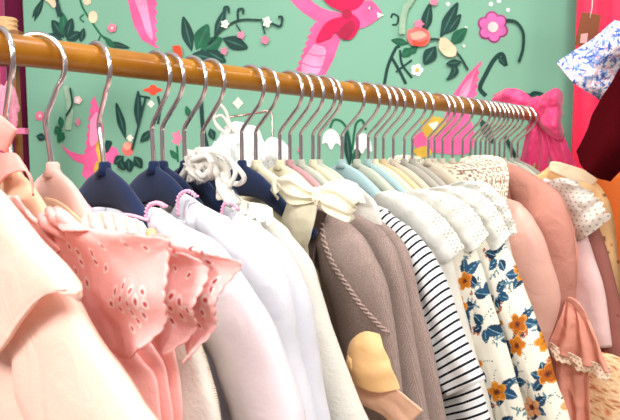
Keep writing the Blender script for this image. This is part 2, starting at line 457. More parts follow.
# ------------------------------------------------------------------ painted mural
MK = [0]
def mural_parts(name, polys, label=None):
    """polys: list of (mat, [photo points], smooth?) -> one mesh on the wall, a few tenths of a millimetre of paint each"""
    V = []; Fc = []; mats = []; idx = []
    MK[0] += 1
    for k, (m, pts, sm) in enumerate(polys):
        q = [tuple(p) for p in (spline(list(pts)+[pts[0]], max(24, len(pts)*5))[:-1] if sm else pts)]
        off = .0006+.0004*k+.00002*MK[0]
        base = len(V)
        for x, y in q: V.append(tuple(wp(x, y, off)))
        Fc.append(tuple(range(base, base+len(q))))
        if m not in mats: mats.append(m)
        idx.append(mats.index(m))
    o = mesh_obj(name, V, Fc, mats, None, smooth=False)
    for p, i in zip(o.data.polygons, idx): p.material_index = i
    # triangulate safely
    import bmesh
    bm = bmesh.new(); bm.from_mesh(o.data); bmesh.ops.triangulate(bm, faces=bm.faces[:], ngon_method='EAR_CLIP'); bm.to_mesh(o.data); bm.free()
    o.parent = wallback
    if label: tag(o, label)
    return o
p_ = lambda n, c: mat('mural '+n, c, .6, mottle=20, vary=tuple(min(255, int(v*1.12+6)) for v in c))
DG = p_('dark leaf', (14, 56, 50)); MG = p_('mid leaf', (18, 92, 62)); LG = p_('leaf highlight', (50, 104, 86)); PK = p_('bird pink', (240, 92, 148)); PK2 = p_('bird pale', (246, 146, 186))
HP = p_('ribbon crimson', (220, 8, 78)); HP2 = p_('ribbon dark', (170, 12, 62)); PL = p_('blossom violet', (196, 96, 160)); PLL = p_('blossom centre', (240, 190, 190))
SALM = p_('rose salmon', (240, 104, 100)); SAL2 = p_('rose light', (250, 160, 140)); PEACH = p_('bud peach', (244, 196, 164)); RED = p_('poppy red', (232, 72, 44)); CRM = p_('cream flower', (244, 240, 214))
GOLD = p_('gold foil', (206, 168, 60)); WHT = p_('white flower', (246, 240, 240)); GRY = p_('stem grey', (146, 176, 150)); ROSE = p_('small pink', (226, 120, 150))
def leaf(x0, y0, x1, y1, w, m=DG, vein=True, bend=0):
    dx, dy = x1-x0, y1-y0; l = math.hypot(dx, dy); nx, ny = -dy/l, dx/l
    f = lambda a, b: (x0+dx*a+nx*(b*w+bend*math.sin(math.pi*a)), y0+dy*a+ny*(b*w+bend*math.sin(math.pi*a)))
    r = [(m, [f(0, 0), f(.2, .55), f(.45, 1), f(.75, .7), f(1, 0), f(.75, -.7), f(.45, -1), f(.2, -.55)], True)]
    if vein: r.append((LG, [f(.1, .08), f(.5, .16), f(.9, .03), f(.5, -.10)], True))
    return r
def stem(pts, w, m=DG):
    s = spline(pts, max(12, len(pts)*6)); a = []; b = []
    for i in range(len(s)):
        g = s[min(len(s)-1, i+1)]-s[max(0, i-1)]; g /= np.linalg.norm(g)+1e-9; n = np.array((-g[1], g[0]))*w/2
        a.append(tuple(s[i]+n)); b.append(tuple(s[i]-n))
    return [(m, a+b[::-1], False)]
def blob(x, y, rx, ry, m, n=12, lobes=0, amp=.2, rot=0):
    return [(m, [(x+rx*(1-amp+amp*math.cos(lobes*(2*math.pi*i/n)) if lobes else 1)*math.cos(2*math.pi*i/n+rot), y+ry*(1-amp+amp*math.cos(lobes*(2*math.pi*i/n)) if lobes else 1)*math.sin(2*math.pi*i/n+rot)) for i in range(n)], True)]
def flower5(x, y, r, m, mc, pr=.55, n=5, rot=0):
    q = []
    for k in range(n):
        a = rot+2*math.pi*k/n; q += blob(x+r*.58*math.cos(a), y+r*.58*math.sin(a), r*pr*.85, r*pr*.85, m, 10)
    return q+blob(x, y, r*.34, r*.34, mc, 10)
def mural(name, label, *parts):
    l = []
    for p in parts: l += p
    return mural_parts(name, l, label)
# big pink swallow behind the middle of the rail
wingL = [(PK, [(283, -8), (302, -6), (322, 8), (345, 14), (352, 22), (338, 30), (318, 22), (300, 10)], True)]
serr = [(316, 22)]+[q for i in range(7) for q in ((309-i*2.2, 30+i*6.5), (311.5-i*2.4, 33+i*6.5))]+[(291, 78), (322, 82), (334, 58), (341, 38), (338, 26)]
mural('painted_bird', 'pink paper-cut swallow with a crimson bow', wingL, [(PK, serr, False)],
      [(PK2, [(314, 44), (326, 50), (318, 74), (304, 76), (302, 62)], True)], stem([(304, 52), (318, 56), (332, 54)], 1, PK), stem([(300, 62), (314, 67), (328, 66)], 1, PK), stem([(298, 72), (310, 76), (322, 76)], 1, PK),
      [(PK, [(344, 12), (358, 4), (370, 0), (379, 8), (382, 15), (374, 22), (362, 28), (350, 26)], True)], blob(370, 8, 1.6, 1.2, WHT), blob(371, 8, .9, .9, DG), [(CRM, [(377, 12), (384, 15), (378, 18)], False)],
      [(HP, [(343, 12), (358, 8), (366, -6), (352, -12), (336, -8), (322, -4), (330, 6)], True)],
      [(HP, [(344, 16), (330, 20), (322, 28), (316, 42), (330, 38), (336, 32), (348, 40), (356, 34), (360, 22), (352, 14)], True)], [(HP2, [(336, 33), (350, 20), (356, 26), (350, 37), (344, 40)], True)], blob(347, 14, 5, 5, HP2))
tail = [(126, -8), (130, 10), (134, 26), (142, 40), (156, 48), (160, 48)]+[(155+(i % 2)*2.5, 44-i*4.5) for i in range(12)]
mural('painted_bird', 'pink tail feather of a swallow cut off by the top edge', [(PK, tail, False)], [(PK2, [(132, -6), (140, 14), (147, 34), (153, 40), (150, 20), (144, -6)], True)])
b2 = [(94, 96)]+[q for i in range(7) for q in ((90-i*1.0, 103+i*8), (91.8-i*1.0, 106+i*8))]+[(82, 175), (96, 190), (104, 160), (104, 130), (100, 110)]
mural('painted_bird', 'small pink swallow with gold bow, wing raised', [(PK, b2, False)], [(PK, [(60, 144), (72, 152), (86, 154), (102, 146), (116, 148), (118, 158), (108, 166), (92, 166), (74, 160)], True)],
      [(GOLD, [(96, 134), (100, 132), (104, 150), (100, 162), (96, 150)], True)], [(GOLD, [(96, 162), (106, 158), (104, 172), (94, 172)], True)], [(DG, [(106, 140), (112, 142), (108, 152), (103, 152)], True)], [(PK2, [(90, 120), (98, 112), (98, 140), (90, 146)], True)])
b3 = [(482, 60)]+[q for i in range(6) for q in ((481-i*.8, 66+i*7), (477.5-i*.8, 69+i*7))]+[(470, 112), (470, 150), (436, 150), (444, 118), (452, 96), (466, 76)]
mural('painted_bird', 'pink swallow with raised wing behind the rail', [(PK, b3, False)], [(PK2, [(474, 74), (466, 100), (456, 108), (462, 88)], True)], stem([(480, 64), (462, 92), (450, 112)], 1.1, ROSE), stem([(478, 76), (466, 98), (458, 120)], 1.1, ROSE),
      [(PK, [(412, 138), (424, 130), (440, 124), (470, 120), (470, 152), (430, 152), (416, 148)], True)], [(GOLD, [(421, 122), (430, 117), (442, 118), (446, 124), (438, 132), (428, 138), (423, 132)], True)], [(CRM, [(428, 124), (438, 122), (434, 130)], True)],
      [(GOLD, [(412, 150), (426, 146), (432, 154), (420, 158)], True)])
mural('painted_rose', 'salmon rosebud in dark leaves', leaf(409, 44, 391, 40, 4, MG), leaf(412, 48, 402, 57, 5, MG), leaf(418, 46, 408, 54, 4, MG), leaf(424, 34, 430, 3, 5.5), leaf(440, 38, 458, 2, 6), leaf(446, 34, 461, 14, 5), leaf(450, 44, 467, 28, 6, MG), leaf(436, 46, 424, 64, 7), stem([(420, 40), (440, 40), (458, 54), (468, 70)], 2.2),
      leaf(452, 60, 446, 80, 4, bend=-6), leaf(462, 62, 446, 64, 4), [(SALM, [(408, 30), (418, 27), (428, 31), (430, 40), (424, 46), (412, 45), (407, 38)], True)], [(SAL2, [(410, 34), (420, 31), (427, 35), (420, 39), (412, 39)], True)], [(RED, [(412, 40), (420, 42), (428, 39), (424, 45), (414, 45)], True)],
      [(PEACH, [(440, 38), (446, 38), (456, 48), (455, 56), (446, 56), (439, 48)], True)], blob(419, 24, 6, 5, ROSE, 14, 5), blob(434, 2, 5, 4, ROSE, 12, 5), stem([(407, 4), (403, 18), (402, 34)], 6, GRY), stem([(415, -6), (408, 6)], 5, GRY))
mural('painted_curl', 'dark curling tendrils beside a small white flower', stem([(391, 18), (393, 14), (398, 17), (397, 24), (392, 25)], 2), stem([(384, 86), (388, 66), (396, 48), (400, 46)], 3.2), stem([(392, 58), (400, 72), (406, 84)], 3), stem([(400, 50), (402, 64), (412, 78)], 2.4), stem([(396, 72), (404, 66), (412, 60)], 2),
      flower5(417, 70, 6, WHT, GOLD))
mural('painted_flower', 'violet six-petalled blossom', flower5(493, 27, 16, p_('petal outline', (150, 50, 110)), PLL, pr=.50, n=6, rot=.4), flower5(493, 27, 15.5, PL, PLL, pr=.40, n=6, rot=.4), stem([(506, 20), (516, 22), (523, 32), (523, 48), (519, 62)], 3))
mural('painted_sprig', 'arching dark leaf sprig under the violet blossom', stem([(486, 96), (480, 88), (486, 74), (494, 60), (502, 54), (506, 66)], 4.5), leaf(498, 56, 506, 66, 3), stem([(493, 104), (510, 96), (530, 96), (540, 98)], 5), leaf(526, 98, 544, 94, 5), leaf(480, 118, 494, 144, 5), stem([(505, 136), (512, 150), (518, 160)], 4))
mural('painted_sprig', 'green sprig with scrolling tips and small blossoms', leaf(192, 52, 183, 16, 6), leaf(196, 50, 208, 24, 8, MG), leaf(200, 52, 222, 38, 8, MG), leaf(206, 50, 226, 62, 6), leaf(222, 38, 248, 48, 7), leaf(192, 54, 212, 58, 6), leaf(214, 36, 226, 8, 4),
      stem([(208, 44), (224, 28), (240, 20), (262, 20)], 2), stem([(225, 22), (224, 8), (228, 7), (229, 13)], 2.2), stem([(238, 20), (238, 10), (243, 9), (243, 14)], 2.2), stem([(268, 22), (280, 26), (282, 17), (278, 17)], 2.4), stem([(236, 24), (241, 32)], 1.4), stem([(262, 22), (265, 34)], 1.4),
      blob(225, 24, 5, 5, CRM, 12, 5), blob(267, 22, 5, 6.5, CRM, 12, 5), blob(241, 35, 4.5, 4.5, ROSE, 12, 5), blob(265, 40, 5, 5, ROSE, 12, 5), blob(224, 51, 4, 4.5, ROSE, 12, 5), [(RED, [(172, 46), (180, 46), (182, 56), (176, 58)], True)])
mural('painted_sprig', 'trailing branch of buds and dark leaves', stem([(78, -8), (83, 8), (92, 22), (102, 36), (114, 44), (126, 47)], 2, MG), blob(93, 17, 4.5, 6, PEACH), blob(87, 1, 4, 4, PEACH), stem([(84, 22), (80, 18), (84, 14)], 1.4, MG), stem([(100, 36), (98, 44), (104, 44)], 1.5, MG), leaf(106, 42, 130, 48, 3), leaf(104, 36, 116, 50, 3, MG), leaf(80, 42, 84, 28, 3.5),
      flower5(112, 28, 4.5, ROSE, PLL, rot=.6))
mural('painted_sprig', 'dark leaf cluster above the rail near the left hook', leaf(34, 22, 44, -4, 3), leaf(32, 18, 40, 2, 2), leaf(64, 38, 52, 20, 6), leaf(66, 38, 62, 12, 5, MG), leaf(66, 38, 72, 18, 5), leaf(62, 40, 48, 34, 4), leaf(66, 40, 80, 32, 5), stem([(60, 16), (54, -6)], 5, DG), [(PEACH, [(42, -2), (48, 2), (54, 8), (56, 4), (52, -4)], True)])
mural('painted_rose', 'small salmon rose on tall dark stems left of the navy hangers', blob(128, 149, 6, 7, SALM, 12), blob(127, 146, 4, 4, SAL2, 10), blob(130, 138, 4, 4, CRM, 10, 4), leaf(126, 140, 116, 102, 4), leaf(124, 156, 114, 164, 5), leaf(134, 156, 142, 168, 5), leaf(128, 158, 130, 172, 5), leaf(138, 128, 138, 90, 4), stem([(132, 150), (140, 120), (146, 96)], 2.4), leaf(140, 142, 152, 130, 4), leaf(120, 160, 124, 170, 5))
mural('painted_flower', 'red poppy just under the rail', blob(153, 90, 10, 5.5, RED, 14, 4), blob(151, 104, 4, 4, CRM, 10, 4), stem([(158, 96), (160, 110), (158, 124)], 2.4), stem([(140, 96), (150, 98)], 2))
mural('painted_flower', 'small pink blossoms on the left of the panel', flower5(40, 116, 5, ROSE, PLL), leaf(36, 136, 46, 138, 4), stem([(66, 86), (70, 110), (68, 130)], 6, GRY), leaf(60, 136, 56, 126, 4, MG), leaf(64, 132, 58, 142, 4, MG), blob(78, 122, 3, 4.5, ROSE, 10, 4), flower5(78, 100, 4, PLL, CRM), stem([(70, 88), (72, 104), (66, 116)], 2), leaf(60, 116, 62, 128, 3, MG))
mural('painted_flower', 'pink hyacinth bloom and cream blossom between the hooks', blob(177, 138, 6, 8.5, ROSE, 14, 5), stem([(177, 146), (178, 162)], 2, MG), leaf(178, 160, 170, 150, 3, MG), blob(238, 103, 5.5, 6, CRM, 12, 4), stem([(201, 100), (203, 128), (208, 150)], 4), leaf(190, 118, 186, 106, 3, MG), leaf(210, 128, 214, 140, 4))
mural('painted_flower', 'white bell-shaped lilies on curled stems', stem([(352, 160), (348, 132), (342, 122), (334, 120), (330, 128)], 2.4, MG), stem([(352, 150), (356, 124), (362, 120), (366, 130)], 2.4, MG), leaf(350, 168, 346, 130, 4, DG), leaf(352, 168, 362, 140, 4, MG),
      [(WHT, [(322, 144), (324, 134), (331, 129), (338, 134), (341, 146), (336, 143), (331, 150), (327, 143)], True)], [(WHT, [(354, 150), (356, 140), (363, 133), (370, 140), (372, 152), (366, 148), (362, 154), (358, 148)], True)])
mural('painted_flower', 'tiny pink and white dots along the top of the panel', blob(448, 4, 2, 2, WHT, 8), blob(491, 4, 2.2, 2.2, WHT, 8), blob(499, 1, 2.2, 2.2, WHT, 8), blob(508, 10, 2, 2, WHT, 8), blob(582, 0, 5, 3, PL, 8), blob(140, 0, 3, 4, PK2, 8), blob(466, 28, 1.6, 1.6, WHT, 8), blob(464, 46, 1.4, 1.4, WHT, 8), blob(300, 150, 3, 4, ROSE, 10, 4))

# ------------------------------------------------------------------ left edge furniture
def front_panel(name, pts, Y, depth, m, label, cat, wav=0, kind=None):
    """a hanging drape with real folds"""
    (x0, y0), (x1, y1) = pts; a = wp(x0, y0, 0, Y); b = wp(x1, y1, 0, Y); nx = 70; nz = 24; V = []; Fc = []
    for i in range(nz):
        for j in range(nx):
            u = j/(nx-1); z = a[2]+(b[2]-a[2])*i/(nz-1); V.append((a[0]+(b[0]-a[0])*u, Y+depth*math.sin(u*wav*6.283+.3*math.sin(z*4)), z))
    Fc = [(i*nx+j, i*nx+j+1, (i+1)*nx+j+1, (i+1)*nx+j) for i in range(nz-1) for j in range(nx-1)]
    o = mesh_obj(name, V, Fc, m); s = o.modifiers.new('thickness', 'SOLIDIFY'); s.thickness = .003
    tag(o, label, cat, kind=kind); return o
m_mag = mat('magenta satin', (176, 44, 104), .5, sheen=.4, weave=60, bump=.002)
front_panel('curtain', [(-60, -80), (22, 420)], 1.66, .015, m_mag, 'dark magenta satin curtain at the left edge of the mural', 'curtain', 4)
m_hot = mat('hot pink satin', (236, 34, 84), .45, sheen=.3, weave=60, bump=.002)
front_panel('curtain', [(580, -80), (603, 640)], 1.64, .006, m_hot, 'hot pink curtain strip behind the blue floral blouse', 'curtain', 2)
m_brown = mat('brown varnished wood', (150, 92, 46), .5, mottle=9, vary=(120, 70, 34))
Yp = 1.3
pst = empty('display_cabinet', wp(14, 420, 0, Yp)*1.0, '', 'cabinet'); pst.location.z = 0; bx = pst.location
tag(pst, 'brown wooden display cabinet with magenta shelf at left edge', 'cabinet')
def lbox(name, x0, y0, x1, y1, Y0, dy, m, par):
    a = wp(x0, y0, 0, Y0); b = wp(x1, y1, 0, Y0)
    return box(name, ((a[0]+b[0])/2-bx[0], Y0+dy/2-bx[1], (a[2]+b[2])/2), (abs(b[0]-a[0]), dy, abs(a[2]-b[2])), m, par, .001)
lbox('side_panel', 15, 62, 27, 420, 1.32, .02, m_brown, pst)
lbox('back_panel', -40, 62, 14, 420, 1.42, .01, mat('tan back board', (206, 160, 112), .6, mottle=8, vary=(190, 140, 95)), pst)
lbox('shelf', -40, 128, 25, 134, 1.26, .02, mat('pink shelf', (214, 110, 150), .4), pst)
lbox('front_panel', -40, 134, 26, 640, 1.255, .012, mat('magenta board', (168, 44, 104), .5), pst)
a = wp(16, 62, 0, 1.3)
# wicker ring standing on top of the cabinet
lbox('top_board', -40, 30, 20, 63, 1.29, .05, m_brown, pst)
wk = mat('wicker', (232, 190, 140), .7, weave=300, bump=.002)
c0 = wp(14, 24, 0, 1.33)
wb = empty('wicker_basket', (c0[0]-.012, 1.318, wp(14, 30, 0, 1.29)[2]), 'small tan wicker basket with loop handle on the cabinet top', 'basket')
V = []; Fc = []
for k in range(9):
    V, Fc = tube_data([((.022+.0015*math.sin(k*2))*math.cos(q*.3927), (.018)*math.sin(q*.3927), .002+k*.0033) for q in range(16)], .0021, 6, True, V, Fc)
mesh_obj('woven_body', V, Fc, wk, wb)
tube('handle', [(-.026+.018*math.cos(q*.5), -.02, .022+.022*math.sin(q*.5)) for q in range(13)], .003, wk, wb, 8, True)
fz = mat('pink fuzzy knit', (244, 150, 176), .95, weave=120, bump=.006, sheen=.5)
# pale pink plush hanging in the cabinet
def blobmesh(name, c, r, m, par=None, seed=0, lump=.2, n=24, freq=8):
    V = []; Fc = []
    for i in range(n+1):
        for j in range(2*n):
            th = math.pi*i/n; ph = math.pi*j/n; d = Vector((math.sin(th)*math.cos(ph), math.sin(th)*math.sin(ph), math.cos(th)))
            k = 1+lump*noise.fractal(d*freq/4+Vector((seed, 0, 0)), 1, 2, 3); V.append(tuple(c[q]+r[q]*d[q]*k for q in range(3)))
    for i in range(n):
        for j in range(2*n): Fc.append((i*2*n+j, (i+1)*2*n+j, (i+1)*2*n+(j+1) % (2*n), i*2*n+(j+1) % (2*n)))
    return mesh_obj(name, V, Fc, m, par)
q0 = wp(5, 88, 0, 1.2)
tag(blobmesh('plush_toy', (wp(3, 100, 0, 1.26)[0], 1.275, wp(5, 128, 0, 1.26)[2]+.044), (.022, .02, .045), fz, seed=3, lump=.35), 'pink fuzzy plush on the cabinet shelf at the left edge', 'plush')

# ================================================================== THE RAIL
m_rail = mat('golden bamboo pole', (178, 118, 20), .3, mottle=14, vary=(152, 92, 12), coat=.25, spec=.4)
rl = empty('clothes_rail', wpt(.4, 0, ZR-ZR), 'golden brown round pole clothes rail crossing the picture', 'clothes rail', rz=ANG-math.pi/2); rl.location.z = 0
t_end = 1.052
def railpt(t, h=0): return (0, t-.4, ZR+CAMZ+h)
V = []; pts = [railpt(-.45+i*(t_end+.45)/60) for i in range(61)]
pole = tube('pole', pts, RR, m_rail, rl, 32)
blk = mat('white enamel post', (228, 222, 214), .4)
tube('end_cap', [railpt(t_end), railpt(t_end+.006), railpt(t_end+.012)], [RR*1.15, RR*1.2, RR*.8], m_rail, pole, 24)
for tt in (-.42, t_end+.004):
    po = tube('post', [(0, tt-.4, .02), (0, tt-.4, 1.0), (0, tt-.4, ZR+CAMZ-.008)], .0095, m_rail, rl, 20)
    box('foot', (0, tt-.4, .012), (.42, .05, .024), m_rail, po, .005)

# ================================================================== HANGERS
FG = 'clothes hangers in tight cluster at the far end'
H = [
 (-48, 'tan', 'tan velvet hanger inside the pale peach satin dress, beyond the left edge', {}),
 (13, 'tan', 'tan velvet hanger at the far left, under the salmon pink ribbon', dict(c=.014, bend=-.010)),
 (53, 'pink', 'pale pink velvet hanger, second hook from the left', dict(c=.010, bend=-.005, hyaw=.62, r=.0235)),
 (105, 'navy', 'leftmost navy blue velvet hanger, third hook from the left', dict(c=.010, bend=-.008)),
 (154, 'navy', 'second navy velvet hanger from the left, wide bare shoulder', dict(c=-.006, bend=-.002)),
 (163, 'navy', 'navy velvet hanger close behind the second navy one', {}),
 (185, 'navy', 'navy velvet hanger in front of the white ribbon rosette', {}),
 (203, 'navy', 'navy velvet hanger whose neck is wrapped by the white rosette', dict(bh=.037)),
 (242, 'navy', 'last navy velvet hanger, right of the looped white cord', dict(ln=.11)),
 (256, 'cream', 'cream velvet hanger just behind the last navy one', {}),
 (280, 'cream', 'cream velvet hanger above the cream satin neck bow', {}),
 (290, 'mauve', 'dusty mauve velvet hanger between cream ones', {}),
 (301, 'sage', 'sage grey velvet hanger right of the mauve one', {}),
 (313, 'cream', 'cream velvet hanger behind the sage grey one', {}),
 (319, 'sage', 'pale velvet hanger left of the pale blue one, mostly hidden', {}),
 (342, 'blue', 'pale blue velvet hanger with wide bare shoulder, right of the gap', {}),
 (357, 'sage', 'sage green velvet hanger behind the pale blue one', {}),
 (368, 'blue', 'second pale blue velvet hanger, behind the sage green one', {}),
 (375, 'cream', 'thin cream velvet hanger right of the second blue one', {}),
 (383, 'sand', 'sand yellow velvet hanger in the middle row', {}),
 (393, 'beige', 'beige velvet hanger right of the sand one', {}),
 (404, 'grey', 'light grey velvet hanger left of the gold foil bird bow', {}),
 (412, 'grey', 'grey velvet hanger in front of the gold foil bird bow', {}),
 (428, 'beige', 'beige velvet hanger left of the crochet cardigan', {}),
 (434, 'beige', 'beige velvet hanger directly at the crochet cardigan edge', {}),
 (442, 'beige', 'hanger inside the cream crochet yoke', {}),
 (452, 'beige', 'hanger hook just right of the pink bird wing', {}),
]
for hx, col, lab, kw in H: hanger(hx, col, lab, **kw)
far = [(462, 'sage'), (470, 'beige'), (475, 'sage'), (480, 'beige'), (485, 'beige'), (489, 'sage'), (494, 'beige'), (499, 'sage'), (504, 'beige'), (511, 'sage'), (517, 'grey')]
for hx, col in far:
    hanger(hx, col, 'chrome-hooked velvet hanger packed into the tight cluster at the far rail end', group=FG, ln=.075)

# ================================================================== GARMENTS
m_g1 = mat('peach satin', (248, 202, 184), .42, sheen=.15, weave=700, bump=.0002, wrinkle=.002)
m_coral = mat('coral cotton', (255, 196, 190), .85, weave=600, bump=.0004, wrinkle=.002)
m_coralp = mat('coral eyelet cotton', (252, 168, 160), .85, painted=True, weave=500, bump=.0005, trans=.15)
m_creamk = mat('cream knit', (250, 232, 206), .9, knit=260)
m_white = mat('white brushed cotton', (210, 210, 217), .92, weave=420, bump=.00015, wrinkle=.0012, sheen=.1)
m_white_pinklit = mat('pink-lit white brushed cotton', (222, 212, 216), .92, weave=420, bump=.00015, wrinkle=.0012)  # same white cotton, with reflected pink light put into its base colour
m_pinktrim = mat('pink picot trim', (246, 176, 204), .8)
m_cream = mat('cream satin', (238, 231, 204), .5, wrinkle=.0015, sheen=.2)
m_offwhite = mat('off white cotton', (216, 212, 202), .85, weave=400, bump=.0006, wrinkle=.0012)
m_taupe = mat('taupe fine knit', (154, 130, 120), .95, knit=330, sheen=.2, mottle=700, vary=(180, 155, 145))
m_stripe = mat('navy and white stripe', (232, 231, 230), .85, stripes=(.0078, .29, (10, 13, 26)), weave=500, bump=.0004)
m_floral = mat('floral printed cotton', (247, 243, 232), .8, painted=True, weave=600, bump=.0003)
m_eyel = mat('white eyelet lace', (238, 236, 228), .85, painted=True, weave=300, bump=.0008, trans=.15)
m_crochet = mat('cream crochet', (244, 232, 208), .9, painted=True, weave=400, bump=.0006)
m_satin = mat('blush pink satin', (222, 170, 154), .38, sheen=.2, wrinkle=.002)
m_linen = mat('dusty rose linen', (194, 134, 118), .8, weave=500, bump=.0006, wrinkle=.003)
m_gauze = mat('peach pink gauze', (228, 156, 136), .8, weave=500, bump=.0004, wrinkle=.003)
m_lilac = mat('sheer lilac lace', (232, 220, 240), .7, painted=True, trans=.3)
m_mauve = mat('dusty mauve cotton', (188, 122, 112), .85, painted=True, weave=400, bump=.0004)
m_peachf = mat('peach floral cotton', (248, 196, 140), .85, painted=True, weave=400, bump=.0004)

# G1 -- peach satin dress, nearest the camera
t1 = t_of(-48)
g = garment(t1, [(-20, 165), (0, 202), (30, 236), (58, 266), (81, 300), (105, 340), (131, 376), (160, 418), (184, 455)], m_g1,
            'pale peach satin dress with wide collar, nearest at the left edge', 'dress', 'dress', bodyw=.13, T=.008, slT=.012, seed=1, slw=.10, folds=(.003, 2, 0), hem=-.55, es=-.003)
sheet('collar', t1, [[(-30, 168), (0, 190), (20, 212), (45, 243), (66, 266), (80, 286)],
                     [(-30, 200), (-4, 225), (16, 245), (42, 268), (62, 281), (82, 299)],
                     [(-60, 330), (-20, 362), (0, 350), (24, 318), (50, 293), (80, 291)]], m_g1, g, es=[-.014, -.020, -.022], fold=(.001, 1, 0), thick=.0030, seed=2, puff=.002, lump=.0002)

# coral eyelet tops
spots1 = []
def rosette(cx, cy, seed=0, R=.009, r=.0014):
    rr = random.Random(seed); l = [(cx, cy, r*1.1)]
    for k in range(8): l.append((cx+R*math.cos(k*.785+.3), cy+R*math.sin(k*.785+.3), r))
    return l
coral = [
 (4, [(48, 213), (58, 225), (72, 262), (90, 305), (112, 350), (128, 380), (145, 425)], [[(46, 222), (56, 262), (80, 310), (120, 356)], [(56, 212), (98, 248), (116, 296), (134, 358)], [(62, 229), (110, 234), (150, 264), (152, 310), (142, 346)], [(70, 230), (120, 232), (163, 240), (160, 252), (168, 280), (167, 306), (157, 328), (142, 348)]],
  'nearest coral pink eyelet top with scalloped flutter sleeve', [(128, 345), (150, 370), (168, 400), (178, 430)]),
 (12, [(60, 214), (80, 236), (110, 290), (135, 340), (156, 380), (172, 425)], [[(110, 232), (130, 262), (140, 310), (162, 352)], [(120, 232), (160, 256), (172, 300), (168, 352)], [(130, 233), (176, 248), (199, 268), (200, 300), (184, 338), (169, 353)]],
  'coral pink eyelet top, second of the three', [(150, 345), (172, 380), (182, 425)]),
 (22, [(75, 220), (100, 236), (140, 290), (165, 340), (184, 380), (205, 425)], [[(150, 234), (168, 262), (178, 310), (190, 360)], [(165, 236), (200, 258), (208, 300), (196, 356)], [(180, 240), (212, 252), (234, 264), (226, 280), (219, 302), (209, 328), (190, 362)]],
  'third coral pink eyelet top, its sleeve tip pointing furthest right', [(172, 350), (192, 385), (205, 425)]),
]
for k, (hx, out, fr, lab, bod) in enumerate(coral):
    t = t_of(hx)
    o2 = [(out[0][0], out[0][1])]+[(out[1][0], out[1][1])]+bod
    g = garment(t, o2, m_coral, lab, 'top', 'blouse', bodyw=.2, T=.0075, sleeve=False, seed=10+k, folds=(.0035, 2.5, 0), hem=-.40, bflare=.05)
    R_ = .0019
    mk_ = [[(79, 252, R_), (93, 253, R_), (82, 262, R_), (97, 262, R_), (107, 268, R_), (77, 271, R_), (88, 283, R_*1.2), (70, 246, R_), (116, 292, R_), (131, 291, R_), (124, 286, R_), (143, 292, R_), (112, 303, R_), (121, 299, R_), (121, 308, R_), (133, 312, R_), (146, 304, R_), (145, 315, R_), (133, 328, R_), (136, 301, R_*1.2), (128, 303, R_), (139, 320, R_), (103, 246, R_*.8), (126, 243, R_*.8), (146, 247, R_*.8)],
           [(171, 308, R_), (173, 320, R_), (180, 302, R_), (182, 315, R_), (172, 296, R_), (188, 310, R_*.8), (164, 242, R_*.8), (178, 246, R_*.8), (176, 268, R_*.7), (190, 275, R_*.7)],
           [(191, 249, R_*.8), (203, 252, R_*.8), (194, 260, R_*.8), (209, 261, R_*.9), (202, 268, R_*.8), (206, 300, R_), (212, 290, R_*.8), (203, 312, R_*.8), (200, 325, R_*.8), (216, 282, R_*.8)]][k]
    spt = []
    es = {4: [-.006, -.012, -.020, -.022], 3: [-.004, -.010, -.012]}[len(fr)]
    sheet('flutter_sleeve', t, fr, m_coralp, g, es=es, fold=(.004, 2.6, k), thick=.0012, seed=20+k, nu=170, nv=150, scallop=.0018, nscal=16, puff=.003, marks=mk_,
          paint=(lambda spt: eyelet_paint(0, (255, 198, 192), (206, 72, 76), (255, 222, 216), spt))(spt))
    # gathered strap at the neck of the first
    if k == 0:
        sheet('shoulder_strap', t, [[(2, 196), (24, 216), (52, 258)], [(14, 196), (36, 220), (60, 250)]], m_coral, g, es=[-.010, -.012], fold=(.001, 2, 0), nu=40, nv=16, thick=.003)
        for a_, b_, w_ in (((44, 216), (70, 240), 0), ((52, 210), (80, 236), 1), ((60, 210), (86, 234), 2)):
            A_ = inv(t-.008, *a_); B_ = inv(t-.012, *b_)
            tube('gather', [(A_[0], -.010, A_[1]-ZR), ((A_[0]+B_[0])/2, -.016, (A_[1]+B_[1])/2-ZR+.003), (B_[0], -.012, B_[1]-ZR)], [.003, .0045, .002], m_coral, g, 10)
# salmon ribbon tied to the first hanger
t0 = t_of(13, .016)
rb = root_at('ribbon', t0, 'salmon pink ribbon draped over the leftmost hanger', 'ribbon')
m_rib = mat('salmon grosgrain', (255, 172, 160), .7, weave=600, bump=.0004)
sheet('band', t0, [[(-14, 150), (-10, 172), (-6, 190)], [(2, 153), (6, 166), (8, 176)], [(17, 154), (22, 164), (27, 172)], [(27, 172), (32, 180), (34, 196)]], m_rib, rb, es=[-.012, -.014, -.012, -.009], nu=20, nv=30, thick=.0015)
sheet('loop', t0, [[(-16, 118), (-14, 152)], [(2, 116), (1, 150)], [(17, 130), (8, 153)]], m_rib, rb, es=[-.012, -.016, -.012], nu=20, nv=24, thick=.0015, puff=.003)
# tan camisole on pink hanger
t = t_of(40)
g = garment(t, [(45, 197), (58, 200), (75, 212), (90, 230), (110, 260), (120, 300)], mat('tan ribbed cotton', (236, 196, 164), .8, weave=400, bump=.0005), 'tan cotton camisole strap showing between two coral and pink pieces', 'camisole', 'camisole', sleeve=False, T=.004, seed=30, folds=(.001, 2, 0), hem=-.4, bodyw=.1)
